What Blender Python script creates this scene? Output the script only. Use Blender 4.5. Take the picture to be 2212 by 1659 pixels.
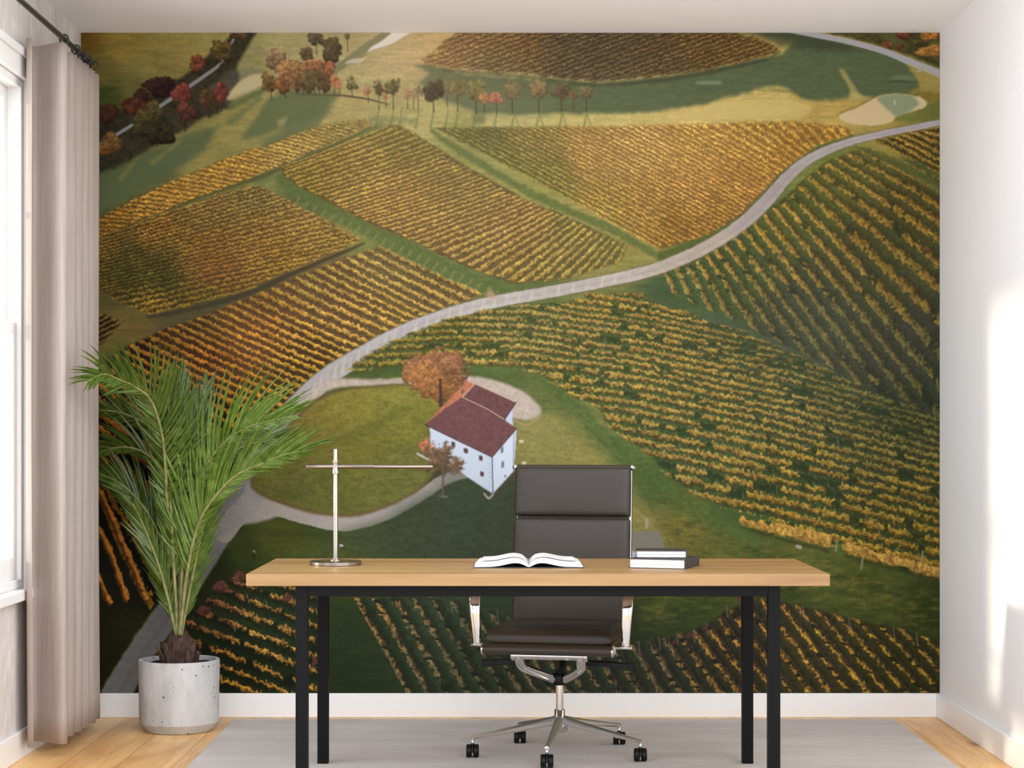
import bpy, bmesh, math, random
import numpy as np
from mathutils import Vector, Matrix

for o in list(bpy.data.objects): bpy.data.objects.remove(o, do_unlink=True)
S = bpy.context.scene
COL = S.collection
# ---------------------------------------------------------------- camera, sky, sun, exposure
EYE, FPX, HX, HY = 1.207, 4200.0, 1106.0, 938.0        # eye height in metres; focal length and horizon of the view
cam = bpy.data.cameras.new('camera'); camo = bpy.data.objects.new('camera', cam); COL.objects.link(camo)
cam.sensor_fit = 'HORIZONTAL'; cam.sensor_width = 36.0; cam.lens = 36.0*FPX/2212
cam.shift_y = (HY-829.5)/2212; cam.clip_end = 100
camo.location = (0, 0, EYE); camo.rotation_euler = (math.pi/2, 0, 0)
S.camera = camo
W = bpy.data.worlds.new('daylight'); S.world = W; W.use_nodes = True
bg = W.node_tree.nodes['Background']; bg.inputs[0].default_value = (0.92, 0.97, 1.05, 1); bg.inputs[1].default_value = 1.6
wn = W.node_tree; wt = wn.nodes.new('ShaderNodeTexCoord'); wz = wn.nodes.new('ShaderNodeTexNoise'); wr = wn.nodes.new('ShaderNodeMapRange')   # bright overcast, uneven round the horizon
wz.inputs['Scale'].default_value = 1.3; wz.inputs['Detail'].default_value = 2; wr.inputs['From Min'].default_value = .36; wr.inputs['From Max'].default_value = .64; wr.inputs['To Min'].default_value = .75; wr.inputs['To Max'].default_value = 2.5
wn.links.new(wt.outputs['Generated'], wz.inputs['Vector']); wn.links.new(wz.outputs['Fac'], wr.inputs['Value']); wn.links.new(wr.outputs['Result'], bg.inputs[1])
sun = bpy.data.lights.new('sun', 'SUN'); sun.energy = 1.6; sun.angle = math.radians(3.5); sun.color = (1.0, 0.86, 0.70)
suno = bpy.data.objects.new('sun', sun); COL.objects.link(suno)
suno.rotation_euler = Vector((1.0, 0.07, -0.21)).to_track_quat('-Z', 'Y').to_euler()
S.view_settings.view_transform = 'Standard'; S.view_settings.look = 'None'
S.view_settings.gamma = 1; S.view_settings.use_curve_mapping = False
S.view_settings.exposure = 0.96
PRINT_GAIN = 0.86                                        # reflectance of the print against its sheet colours

# ---------------------------------------------------------------- helpers
def P(px, py, d):
    """point of the place seen at px, py of the 2212 x 1659 view, d metres into the room"""
    return Vector(((px-HX)*d/FPX, d, EYE-(py-HY)*d/FPX))

def lin(c): return tuple(((v/255)/12.92 if v/255 <= .04045 else ((v/255+.055)/1.055)**2.4) for v in c)+(1,)

def mat(name, rgb=(200, 200, 200), rough=.6, metal=0., spec=.5, coat=0.):
    m = bpy.data.materials.new(name); m.use_nodes = True
    b = m.node_tree.nodes['Principled BSDF']
    b.inputs['Base Color'].default_value = lin(rgb); b.inputs['Roughness'].default_value = rough
    b.inputs['Metallic'].default_value = metal; b.inputs['Specular IOR Level'].default_value = spec
    b.inputs['Coat Weight'].default_value = coat
    return m

def nd(m, t, **kw):
    n = m.node_tree.nodes.new(t)
    for k, v in kw.items():
        if hasattr(n, k): setattr(n, k, v)
    return n

def lk(m, a, b): m.node_tree.links.new(a, b)
def bsdf(m): return m.node_tree.nodes['Principled BSDF']

def mapped(m, scale=(1, 1, 1), rot=(0, 0, 0)):
    tc = nd(m, 'ShaderNodeTexCoord'); mp = nd(m, 'ShaderNodeMapping')
    mp.inputs['Scale'].default_value = scale; mp.inputs['Rotation'].default_value = rot
    lk(m, tc.outputs['Object'], mp.inputs['Vector']); return mp.outputs['Vector']

def noise_tex(m, vec, scale, detail=4, rough=.55, dist=0.):
    n = nd(m, 'ShaderNodeTexNoise'); n.inputs['Scale'].default_value = scale; n.inputs['Detail'].default_value = detail
    n.inputs['Roughness'].default_value = rough; n.inputs['Distortion'].default_value = dist
    lk(m, vec, n.inputs['Vector']); return n.outputs['Fac']

def ramp(m, fac, stops):
    r = nd(m, 'ShaderNodeValToRGB'); e = r.color_ramp.elements
    while len(e) < len(stops): e.new(.5)
    for k, (p, c) in enumerate(stops): e[k].position = p; e[k].color = lin(c)
    lk(m, fac, r.inputs['Fac']); return r.outputs['Color']

def mixc(m, a, b, fac=1., mode='MULTIPLY'):
    n = nd(m, 'ShaderNodeMix'); n.data_type = 'RGBA'; n.blend_type = mode
    if isinstance(fac, float): n.inputs[0].default_value = fac
    else: lk(m, fac, n.inputs[0])
    for s, v in ((6, a), (7, b)):
        if isinstance(v, tuple): n.inputs[s].default_value = v
        else: lk(m, v, n.inputs[s])
    return n.outputs[2]

def bump(m, h, strength=.2, dist=.01):
    b = nd(m, 'ShaderNodeBump'); b.inputs['Strength'].default_value = strength; b.inputs['Distance'].default_value = dist
    lk(m, h, b.inputs['Height']); lk(m, b.outputs['Normal'], bsdf(m).inputs['Normal'])

def obj(name, bm, m, parent=None, smooth=False, bevel=0., seg=2, loc=None):
    bmesh.ops.recalc_face_normals(bm, faces=bm.faces[:])
    me = bpy.data.meshes.new(name); bm.to_mesh(me); bm.free()
    if smooth:
        for p in me.polygons: p.use_smooth = True
    for mm in (m if isinstance(m, (list, tuple)) else [m]): me.materials.append(mm)
    o = bpy.data.objects.new(name, me); COL.objects.link(o)
    if parent: o.parent = parent
    if loc: o.location = loc
    if bevel:
        b = o.modifiers.new('bevel', 'BEVEL'); b.width = bevel; b.segments = seg; b.limit_method = 'ANGLE'; b.angle_limit = math.radians(50); b.harden_normals = False
    return o

def thing(name, label, cat, loc=(0, 0, 0), rz=0., group=None):
    o = bpy.data.objects.new(name, None); COL.objects.link(o); o.empty_display_size = .05
    o.location = loc; o.rotation_euler = (0, 0, rz); o['label'] = label; o['category'] = cat
    if group: o['group'] = group
    return o

def tag(o, label, cat, group=None):
    o['label'] = label; o['category'] = cat
    if group: o['group'] = group
    return o

def struct(name, bm, m, parent=None, label=None, **kw):
    o = obj(name, bm, m, parent, **kw)
    if parent is None:
        o['kind'] = 'structure'
        if label: o['label'] = label
    return o

def B(): return bmesh.new()

def box(bm, lo, hi):
    v = [bm.verts.new((x, y, z)) for x in (lo[0], hi[0]) for y in (lo[1], hi[1]) for z in (lo[2], hi[2])]
    for f in ((0, 1, 3, 2), (4, 6, 7, 5), (0, 4, 5, 1), (2, 3, 7, 6), (0, 2, 6, 4), (1, 5, 7, 3)): bm.faces.new([v[i] for i in f])
    return bm

def frame_at(t, up=Vector((0, 0, 1))):
    t = t.normalized(); s = t.cross(up)
    if s.length < 1e-4: s = t.cross(Vector((0, 1, 0)))
    s.normalize(); return s, s.cross(t).normalized()

def tube(bm, pts, r, n=14, caps=True, flat=None, up=Vector((0, 0, 1))):
    """round tube, or with flat=(a, b) an elliptic / flat bar with half sizes a across and b along up"""
    pts = [Vector(p) for p in pts]; rings = []
    for i, p in enumerate(pts):
        t = pts[min(i+1, len(pts)-1)]-pts[max(i-1, 0)]
        s, u = frame_at(t, up)
        rr = r[i] if isinstance(r, (list, tuple)) else r
        ring = []
        for k in range(n):
            a = 2*math.pi*k/n; c, d = math.cos(a), math.sin(a)
            if flat:
                e = .35; c = math.copysign(abs(c)**e, c); d = math.copysign(abs(d)**e, d)
                q = p+s*c*flat[0]*rr+u*d*flat[1]*rr
            else: q = p+s*c*rr+u*d*rr
            ring.append(bm.verts.new(q))
        rings.append(ring)
    for a, b in zip(rings[:-1], rings[1:]):
        for k in range(n): bm.faces.new((a[k], a[(k+1) % n], b[(k+1) % n], b[k]))
    if caps:
        bm.faces.new(rings[0][::-1]); bm.faces.new(rings[-1])
    return bm

def lathe(bm, prof, c=(0, 0, 0), n=48, axis='Z'):
    rings = []
    for r, z in prof:
        ring = []
        for k in range(n):
            a = 2*math.pi*k/n
            if r < 1e-6 and ring: ring.append(ring[0]); continue
            q = (c[0]+r*math.cos(a), c[1]+r*math.sin(a), c[2]+z) if axis == 'Z' else (c[0]+z, c[1]+r*math.cos(a), c[2]+r*math.sin(a))
            ring.append(bm.verts.new(q))
        rings.append(ring)
    for a, b in zip(rings[:-1], rings[1:]):
        for k in range(n):
            q = []
            for v in (a[k], a[(k+1) % n], b[(k+1) % n], b[k]):
                if v not in q: q.append(v)
            if len(q) > 2: bm.faces.new(q)
    return bm

def curve3(pts, n=8):
    p = [Vector(q) for q in pts]; out = []
    for i in range(len(p)-1):
        a, b, c, d = p[max(i-1, 0)], p[i], p[i+1], p[min(i+2, len(p)-1)]
        for k in range(n):
            t = k/n
            out.append(.5*((2*b)+(c-a)*t+(2*a-5*b+4*c-d)*t*t+(3*b-a-3*c+d)*t**3))
    out.append(p[-1]); return out

def pad(bm, w, d, h, fn, p=9, q=2.6, n=28, puff=.0):
    """soft cushion w by d by h, laid out by fn(x, y, z)"""
    us = [math.sin(math.pi/2*math.sin(math.pi/2*(2*k/n-1))) for k in range(n+1)]
    top, bot = {}, {}
    for i, u in enumerate(us):
        for j, v in enumerate(us):
            e = max(1-abs(u)**p, 0)**(1/q)*max(1-abs(v)**p, 0)**(1/q)
            x, y = u*w/2*(1-.012*abs(v)**6), v*d/2*(1-.012*abs(u)**6)
            k = h/2*e+puff*max(0, 1-u*u)*max(0, 1-v*v)
            top[i, j] = bm.verts.new(fn(x, y, k))
            bot[i, j] = top[i, j] if i in (0, n) or j in (0, n) else bm.verts.new(fn(x, y, -h/2*e))
    for i in range(n):
        for j in range(n):
            bm.faces.new((top[i, j], top[i+1, j], top[i+1, j+1], top[i, j+1]))
            f = (bot[i, j], bot[i, j+1], bot[i+1, j+1], bot[i+1, j])
            bm.faces.new(f)
    return bm
# ---------------------------------------------------------------- the printed landscape of the mural
PW, PH, PX0, PY0 = 1855.0, 1426.0, 175.0, 71.0        # print area in sheet units, origin of its sheet coordinates
PS = 0.76                                              # print dots per sheet unit
NX, NY = int(PW*PS), int(PH*PS)
PXX, PYY = np.meshgrid(PX0+(np.arange(NX, dtype=np.float32)+.5)*PW/NX, PY0+(np.arange(NY, dtype=np.float32)+.5)*PH/NY)
CAN = np.zeros((NY, NX, 3), np.float32)

def noise(sx, sy, seed):
    r = np.random.RandomState(seed)
    gw, gh = int(PW/sx)+3, int(PH/sy)+3
    g = r.uniform(-1, 1, (gh, gw)).astype(np.float32)
    fx = (np.arange(NX)+.5)*PW/NX/sx; fy = (np.arange(NY)+.5)*PH/NY/sy
    ix, iy = fx.astype(int), fy.astype(int)
    tx, ty = (fx-ix).astype(np.float32), (fy-iy).astype(np.float32)
    tx, ty = tx*tx*(3-2*tx), ty*ty*(3-2*ty)
    a = g[iy]*(1-ty)[:, None]+g[iy+1]*ty[:, None]
    return a[:, ix]*(1-tx)+a[:, ix+1]*tx

def fbm(sx, sy, seed, octs=3):
    out, amp, tot = 0, 1., 0.
    for k in range(octs):
        out = out+amp*noise(max(sx/2**k, 1.3), max(sy/2**k, 1.3), seed+31*k); tot += amp; amp *= .6
    return out/tot

LEAF = noise(3.4, 3.4, 1)*.65+noise(1.9, 1.9, 2)*.35
LEAF2 = noise(5, 4, 3)*.6+noise(2.4, 2.4, 4)*.5
CLUMP = noise(9, 7, 5)*.6+noise(5, 4, 6)*.5
PLANT = noise(6, 11, 15)*.55+noise(3, 9, 16)*.45+noise(2.2, 5, 17)*.35
WIDE = fbm(90, 60, 7, 3)
GRASS = fbm(16, 4, 8, 3)
WX, WY = fbm(14, 14, 9, 3), fbm(14, 14, 10, 3)

def blur(a, n):
    if n < 1: return a
    for ax in (0, 1):
        p = np.concatenate([np.repeat(np.take(a, [0], ax), n+1, ax), a, np.repeat(np.take(a, [-1], ax), n, ax)], ax)
        c = np.cumsum(p, ax, dtype=np.float64)
        L = a.shape[ax]
        a = ((np.take(c, range(2*n+1, 2*n+1+L), ax)-np.take(c, range(0, L), ax))/(2*n+1)).astype(np.float32)
    return a

def smooth(pts, n=8, closed=True):
    p = np.array(pts, float); m = len(p); out = []
    idx = range(m) if closed else range(m-1)
    for i in idx:
        if closed: a, b, c, d = p[i-1], p[i], p[(i+1) % m], p[(i+2) % m]
        else: a, b, c, d = p[max(i-1, 0)], p[i], p[i+1], p[min(i+2, m-1)]
        for k in range(n):
            t = k/n
            out.append(.5*((2*b)+(c-a)*t+(2*a-5*b+4*c-d)*t*t+(3*b-a-3*c+d)*t**3))
    if not closed: out.append(p[-1])
    return np.array(out)

def pmask(poly, warp=0., feather=1.2, curved=False):
    p = smooth(poly) if curved else np.array(poly, float)
    m = 6+warp+feather
    i0 = max(int((p[:, 0].min()-m-PX0)*PS), 0); i1 = min(int((p[:, 0].max()+m-PX0)*PS)+2, NX)
    j0 = max(int((p[:, 1].min()-m-PY0)*PS), 0); j1 = min(int((p[:, 1].max()+m-PY0)*PS)+2, NY)
    out = np.zeros((NY, NX), np.float32)
    if i1 <= i0 or j1 <= j0: return out
    x = PXX[j0:j1, i0:i1]; y = PYY[j0:j1, i0:i1]
    if warp: x = x+warp*WX[j0:j1, i0:i1]; y = y+warp*WY[j0:j1, i0:i1]
    ins = np.zeros(x.shape, bool)
    q = np.roll(p, -1, 0)
    for (x0, y0), (x1, y1) in zip(p, q):
        if y0 == y1: continue
        ins ^= ((y0 > y) != (y1 > y)) & (x < (x1-x0)*(y-y0)/(y1-y0)+x0)
    s = ins.astype(np.float32)
    n = max(int(round(feather*PS)), 0)
    if n: s = blur(blur(s, n), max(n//2, 0))
    out[j0:j1, i0:i1] = s
    return out

def smask(pts, widths, feather=1.5, warp=0., curved=True):
    p = np.array([(a[0], a[1], w) for a, w in zip(pts, widths)], float)
    if curved: p = smooth(p, 6, False)
    best = np.full((NY, NX), 1e9, np.float32)
    for a, b in zip(p[:-1], p[1:]):
        m = max(a[2], b[2])+feather*2+warp+3
        i0 = max(int((min(a[0], b[0])-m-PX0)*PS), 0); i1 = min(int((max(a[0], b[0])+m-PX0)*PS)+2, NX)
        j0 = max(int((min(a[1], b[1])-m-PY0)*PS), 0); j1 = min(int((max(a[1], b[1])+m-PY0)*PS)+2, NY)
        if i1 <= i0 or j1 <= j0: continue
        x = PXX[j0:j1, i0:i1]; y = PYY[j0:j1, i0:i1]
        dx, dy = b[0]-a[0], b[1]-a[1]
        t = np.clip(((x-a[0])*dx+(y-a[1])*dy)/(dx*dx+dy*dy+1e-9), 0, 1)
        d = np.hypot(x-a[0]-t*dx, y-a[1]-t*dy)-(a[2]+(b[2]-a[2])*t)/2
        if warp: d = d+warp*WX[j0:j1, i0:i1]
        best[j0:j1, i0:i1] = np.minimum(best[j0:j1, i0:i1], d)
    return np.clip(.5-best/feather, 0, 1)

def field(samples, power=2.2):
    g = 12
    xs = np.arange(PX0-g, PX0+PW+2*g, g); ys = np.arange(PY0-g, PY0+PH+2*g, g)
    gx, gy = np.meshgrid(xs, ys)
    num = np.zeros(gx.shape+(3,)); den = np.zeros(gx.shape)
    for (x, y, c) in samples:
        w = 1/(((gx-x)**2+(gy-y)**2)+400)**power
        num += w[..., None]*np.array(c, float); den += w
    v = (num/den[..., None]).astype(np.float32)
    fx = (PXX[0]-xs[0])/g; fy = (PYY[:, 0]-ys[0])/g
    ix, iy = fx.astype(int), fy.astype(int); tx, ty = (fx-ix)[None, :, None], (fy-iy)[:, None, None]
    a = v[iy]*(1-ty)+v[iy+1]*ty
    return (a[:, ix]*(1-tx)+a[:, ix+1]*tx).astype(np.float32)

def comp(col, m):
    global CAN
    if not isinstance(col, np.ndarray): col = np.array(col, np.float32)
    CAN += (col-CAN)*m[..., None]

def tint(m, k): 
    global CAN
    CAN *= (1+(k-1)*m)[..., None]

def ruled(A, B, cuts, bow=0.):
    """row number and place along the row for rows that run from line A to line B"""
    A = np.array(A, float); B = np.array(B, float); cuts = np.array(cuts, float)
    L = max(np.hypot(*(np.diff(A, axis=0).T)).sum(), np.hypot(*(np.diff(B, axis=0).T)).sum())
    Wd = np.hypot(*(A-B).T).max()
    r = np.linspace(cuts[0], cuts[-1], int(L*PS*2.2)+8)
    a = np.stack([np.interp(r, cuts, A[:, k]) for k in (0, 1)], 1)
    b = np.stack([np.interp(r, cuts, B[:, k]) for k in (0, 1)], 1)
    R = np.full((NY, NX), np.nan, np.float32); U = np.zeros((NY, NX), np.float32)
    us = np.linspace(0, 1, int(Wd*PS*1.6)+8)
    nrm = (b-a)[:, ::-1]*np.array([-1, 1])
    for u in us:
        p = a+(b-a)*u+nrm*bow*u*(1-u)
        i = ((p[:, 0]-PX0)*PS).astype(int); j = ((p[:, 1]-PY0)*PS).astype(int)
        ok = (i >= 0) & (i < NX) & (j >= 0) & (j < NY)
        R[j[ok], i[ok]] = r[ok]; U[j[ok], i[ok]] = u
    # close pin holes
    for _ in range(2):
        h = np.isnan(R)
        for sh, ax in ((1, 0), (-1, 0), (1, 1), (-1, 1)):
            q = np.roll(R, sh, ax); f = h & ~np.isnan(q) & ~np.isnan(np.roll(R, -sh, ax))
            R[f] = q[f]; U[f] = np.roll(U, sh, ax)[f]
    return R, U

def vines(R, U, canopy, ground, clip=None, cover=.62, ragged=.2, gaps=0., seed=0, side=(.62, .42), rim=1.12, leaf=.22,
          clump=.14, gaplen=22., edge=.02, hue=.08, gshade=.75, lift=.0):
    ok = ~np.isnan(R)
    Rz = np.where(ok, R, 0)
    t = Rz+ragged*(LEAF2*.55+PLANT*.75)*.55
    row = np.floor(t); f = t-row
    rs = np.random.RandomState(900+seed)
    n = int(max(row.max()-row.min()+3, 4)); rid = (row-row.min()).astype(int)
    tab = rs.uniform(-1, 1, (n, 400)).astype(np.float32)
    d = np.clip(U, 0, 1)*(399/max(1., gaplen))*8
    d = np.minimum(d, 398); di = d.astype(int); dt = d-di
    g = tab[rid, di]*(1-dt)+tab[rid, di+1]*dt
    jit = tab[rid, 5]
    cov = cover*(1+.18*CLUMP)
    can = np.clip((cov-f)*9+.5, 0, 1)*np.clip(f*14+.35, 0, 1)
    if gaps > 0: can = can*np.clip((g+.35*CLUMP+1-2*gaps)*5+.5, 0, 1)
    e = edge*(1+jit*.8)
    can *= ((U > e*.6) & (U < 1-e*.6))
    q = f/np.maximum(cov, .05)
    br = np.interp(q, [0, .12, .3, .55, .8, 1.], [rim*.97, rim, 1.02, .9, side[0], side[1]]).astype(np.float32)
    br *= 1+leaf*LEAF+clump*CLUMP+.05*jit
    c = canopy*br[..., None]*np.array((.965, 1.03, 1.0), np.float32)
    c = c*(1+hue*np.stack([LEAF2*.6+CLUMP*.3, -LEAF*.3+CLUMP*.5, -CLUMP], -1))
    gq = np.clip((f-cov)/np.maximum(1-cov, .05), 0, 1)
    gb = np.interp(gq, [0, .35, .8, 1], [gshade*.8, gshade, 1.05, .95]).astype(np.float32)*(1+.12*LEAF+.1*GRASS)
    gr = ground*gb[..., None]
    if lift: gr = gr+(canopy*.72-gr)*lift
    can = can*1.0
    col = gr+(c-gr)*can[..., None]
    m = ok.astype(np.float32)
    if clip is not None: m = m*clip
    soft = np.clip(blur(m, 5)*2.2-1.15+.35*CLUMP, 0, 1)*m           # bare ground fades out before the last vines
    comp(np.clip(col, 0, 255), np.maximum(soft, can*m))

def crown(x, y, rx, ry, col, dark=.5, light=1.25, sx=-.25, dens=.42, seed=0, trunk=None, tcol=(60, 48, 36), soft=2.0, lobes=True):
    if trunk: comp(tcol, smask([(x, y+ry*.1), (x+trunk[0], y+trunk[1])], [max(rx*.06, 1.2), max(rx*.1, 1.8)], 1.3, curved=False)*.9)
    i0 = max(int((x-rx*1.6-PX0)*PS), 0); i1 = min(int((x+rx*1.6-PX0)*PS)+1, NX)
    j0 = max(int((y-ry*1.6-PY0)*PS), 0); j1 = min(int((y+ry*1.6-PY0)*PS)+1, NY)
    if i1 <= i0 or j1 <= j0: return
    s = np.s_[j0:j1, i0:i1]
    dx = (PXX[s]-x)/rx; dy = (PYY[s]-y)/ry
    k = .5*CLUMP[s]+.35*WX[s]+.3*LEAF[s]
    rs = np.random.RandomState(int(x*7+y*3) % 9999)
    r = np.hypot(dx, dy)*1.06; lb = np.zeros_like(r)
    if lobes:
        r = r*1.1
        for q in range(9):
            a = rs.uniform(0, 2*np.pi); d = rs.uniform(.35, .72); lr = rs.uniform(.32, .5)
            lx, ly = d*np.cos(a), d*np.sin(a)*.95
            rl_ = np.hypot(dx-lx, dy-ly)/lr
            lb = np.maximum(lb, np.clip(1-rl_, 0, 1)*np.clip(.6-(dy-ly)/lr, 0, 1.4))
            r = np.minimum(r, rl_)
    r = r+dens*k
    m = np.clip((1-r)*rx/soft*.4, 0, 1)*np.clip(1.1+1.2*LEAF2[s]+1.0*(1-r), 0, 1)
    sh = np.clip(.42+(.5*(-dy)+sx*dx)*.55+.28*CLUMP[s]+.35*lb, 0, 1)
    b = (dark+(light-dark)*sh)*(1+.28*LEAF[s]+.15*LEAF2[s])
    c = np.array(col, np.float32)*b[..., None]
    CAN[s] += (np.clip(c, 0, 255)-CAN[s])*m[..., None]

def paint():
    global CAN
    # open ground: colours of grass as they run over the sheet
    base = field([
        (180, 80, (120, 88, 24)), (260, 100, (146, 122, 48)), (380, 90, (156, 138, 66)), (460, 90, (160, 146, 76)), (330, 150, (140, 126, 60)), (220, 160, (108, 98, 42)),
        (230, 210, (62, 72, 28)), (300, 190, (104, 100, 46)), (600, 100, (172, 160, 100)), (700, 90, (174, 160, 102)), (640, 130, (170, 156, 98)), (560, 135, (150, 145, 88)),
        (760, 170, (176, 164, 104)), (840, 150, (190, 170, 112)), (900, 110, (196, 170, 110)), (960, 90, (200, 165, 100)), (860, 220, (172, 160, 96)), (760, 220, (176, 158, 92)),
        (500, 250, (150, 138, 70)), (430, 320, (142, 132, 66)), (330, 400, (98, 100, 52)), (560, 330, (140, 132, 70)), (620, 230, (160, 144, 80)), (240, 400, (78, 88, 44)),
        (900, 255, (176, 165, 96)), (1100, 258, (188, 176, 104)), (1300, 258, (194, 176, 100)), (1500, 250, (198, 174, 98)), (1650, 230, (194, 170, 92)), (1780, 260, (186, 156, 76)),
        (1960, 270, (160, 140, 60)), (2000, 200, (128, 110, 44)), (2020, 160, (136, 120, 50)), (1800, 215, (186, 154, 76)),
        (560, 420, (128, 128, 66)), (640, 420, (92, 104, 56)), (780, 510, (126, 126, 64)), (900, 570, (106, 116, 62)), (1000, 610, (104, 112, 62)), (1100, 625, (92, 104, 54)),
        (1000, 330, (140, 140, 72)), (1150, 425, (146, 142, 70)), (1300, 480, (154, 142, 74)), (1390, 540, (142, 132, 66)), (250, 640, (84, 78, 38)), (260, 700, (110, 90, 40)),
        (400, 660, (84, 74, 42)), (560, 590, (92, 78, 48)), (700, 545, (112, 92, 52)),
        (1780, 320, (110, 120, 50)), (1640, 470, (92, 110, 48)), (1500, 590, (70, 88, 44)), (1440, 630, (68, 86, 50)), (1600, 690, (70, 84, 56)), (1750, 760, (72, 80, 58)), (1900, 830, (66, 74, 54)),
        (2020, 890, (60, 68, 46)), (2000, 380, (74, 84, 40)), (1900, 500, (70, 80, 44)), (1800, 640, (66, 76, 50)), (1980, 700, (62, 66, 42)),
        (900, 770, (74, 88, 40)), (800, 790, (76, 90, 40)), (1060, 810, (82, 96, 48)), (1200, 860, (96, 104, 52)), (1280, 930, (112, 116, 58)), (1180, 940, (138, 132, 70)), (1250, 1000, (140, 128, 64)),
        (1350, 960, (92, 108, 52)), (1400, 1060, (80, 98, 46)), (1380, 1120, (128, 118, 52)), (1480, 1150, (112, 106, 44)), (1560, 1180, (92, 98, 40)), (1700, 1000, (76, 90, 48)), (1900, 1000, (70, 80, 42)),
        (1600, 1100, (66, 86, 40)), (1750, 1220, (84, 92, 36)), (1900, 1280, (66, 76, 26)), (2010, 1330, (46, 56, 18)), (1700, 1280, (62, 72, 28)), (1500, 1260, (58, 72, 30)), (1450, 1320, (50, 64, 30)),
        (1440, 1290, (72, 82, 30)), (1380, 1360, (44, 56, 30)), (1100, 1100, (58, 70, 42)), (1000, 1120, (54, 66, 42)), (900, 1120, (56, 68, 34)), (760, 1180, (72, 82, 28)), (600, 1160, (70, 76, 24)), (700, 1150, (60, 70, 28)),
        (520, 1190, (52, 60, 20)), (470, 1220, (36, 42, 14)), (1060, 1180, (54, 66, 44)), (1250, 1320, (44, 56, 34)), (1080, 1320, (50, 64, 42)), (900, 1400, (46, 56, 34)), (740, 1380, (42, 54, 26)), (740, 1480, (40, 52, 24)),
        (1200, 1450, (52, 64, 40)), (1500, 1450, (50, 54, 36)), (1750, 1420, (60, 60, 30)), (1950, 1450, (54, 54, 22)), (600, 1300, (44, 56, 24)), (600, 1450, (34, 46, 18)), (450, 1450, (24, 30, 10)), (300, 1250, (30, 30, 12)),
        (230, 1400, (34, 30, 10)), (260, 1100, (20, 16, 8)), (400, 1100, (22, 18, 8)), (230, 950, (26, 18, 8)), (330, 1380, (40, 40, 14)),
    ])
    CAN[:] = base*(1+.10*GRASS+.07*LEAF+.06*WIDE)[..., None]
    tint(np.clip(fbm(60, 7, 41, 3)*1.2, -1, 1), 1.08)

    # --- top left: meadow hedge belt, lane and bushes
    comp(np.array((46, 41, 27), np.float32)*(1+.35*CLUMP+.2*LEAF)[..., None], pmask([(205, 262), (268, 236), (330, 192), (395, 165), (440, 128), (488, 92), (506, 66), (556, 66), (530, 112), (508, 150), (520, 175), (492, 232), (420, 268), (330, 318), (205, 386)], 7, 4)*.92)
    comp((104, 100, 88), pmask([(452, 190), (500, 150), (560, 150), (575, 160), (520, 185), (470, 225)], 4, 4)*.45)
    comp((142, 142, 146), smask([(205, 320), (290, 268), (358, 222), (440, 166), (476, 138), (498, 98), (512, 74)], [7, 7, 8, 8, 6, 5, 5], 2)*.95)
    for x, y, a, b, w in ((620, 300, 560, 375, 50), (470, 275, 380, 350, 22), (690, 225, 590, 330, 60), (720, 205, 640, 300, 50), (560, 215, 500, 262, 14)):
        comp((96, 108, 66), smask([(x, y), (a, b)], [w*.5, w], 14, 6)*.75)
    comp((88, 100, 62), pmask([(205, 384), (300, 342), (395, 292), (450, 276), (462, 285), (440, 330), (360, 380), (290, 420), (205, 462)], 6, 5)*.9)
    comp((92, 106, 66), pmask([(578, 214), (640, 190), (716, 206), (700, 246), (640, 268), (520, 306), (544, 268)], 5, 5)*.92)
    comp((176, 158, 92), pmask([(600, 262), (622, 248), (616, 270), (602, 276)], 3, 3)*.6)
    comp((140, 128, 60), smask([(395, 300), (330, 352)], [4, 10], 7, 3)*.6)
    comp((140, 128, 60), smask([(300, 340), (262, 385)], [4, 12], 7, 3)*.5)
    comp((88, 102, 62), smask([(500, 230), (580, 190)], [16, 10], 8, 4)*.8)
    comp((196, 182, 132), pmask([(490, 216), (500, 196), (522, 174), (548, 161), (572, 161), (580, 172), (562, 188), (520, 206), (496, 216)], 1, 2, True))
    comp((178, 164, 120), pmask([(494, 212), (520, 200), (560, 188), (520, 206), (496, 217)], 1, 2)*.7)
    for x, y, rx, ry, c in ((348, 186, 42, 26, (66, 38, 30)), (305, 212, 24, 20, (70, 40, 28)), (278, 226, 16, 18, (92, 42, 26)), (296, 234, 26, 22, (100, 52, 32)), (232, 246, 24, 24, (84, 46, 24)), (392, 204, 25, 25, (150, 66, 52)), (402, 244, 25, 26, (112, 58, 42)),
                            (334, 246, 24, 30, (100, 84, 42)), (310, 268, 28, 32, (84, 74, 34)), (345, 285, 34, 30, (58, 52, 28)), (242, 312, 28, 26, (132, 94, 40)), (225, 325, 16, 14, (160, 98, 38)), (447, 216, 20, 26, (106, 72, 40)), (478, 200, 18, 26, (140, 64, 50)), (476, 112, 27, 30, (116, 92, 42)), (426, 138, 19, 22, (146, 76, 44)), (520, 78, 20, 12, (128, 84, 56)), (505, 78, 10, 8, (110, 70, 50))):
        crown(x, y, rx, ry, c, .36, 1.12)
    for x, y, h in ((476, 140, 16), (240, 335, 20), (450, 238, 16), (478, 226, 14), (400, 265, 20), (320, 295, 20)):
        comp((42, 34, 24), smask([(x, y), (x+1, y+h)], [2, 3], 1.5, curved=False)*.8)
    # --- far trees, river and the clump in the middle
    comp((104, 112, 78), smask([(712, 158), (760, 128), (800, 100), (850, 70)], [18, 18, 22, 26], 5, 3)*.8)
    comp((236, 228, 222), pmask([(790, 116), (800, 104), (826, 88), (850, 68), (892, 68), (866, 84), (842, 98), (815, 108)], 1.5, 1.6))
    comp((150, 138, 92), smask([(740, 140), (800, 112), (850, 96)], [3, 3, 2], 2)*.7)
    comp((204, 194, 176), pmask([(746, 138), (756, 130), (776, 126), (789, 128), (775, 137), (756, 141)], 1, 1.5, True)*.9)
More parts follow.
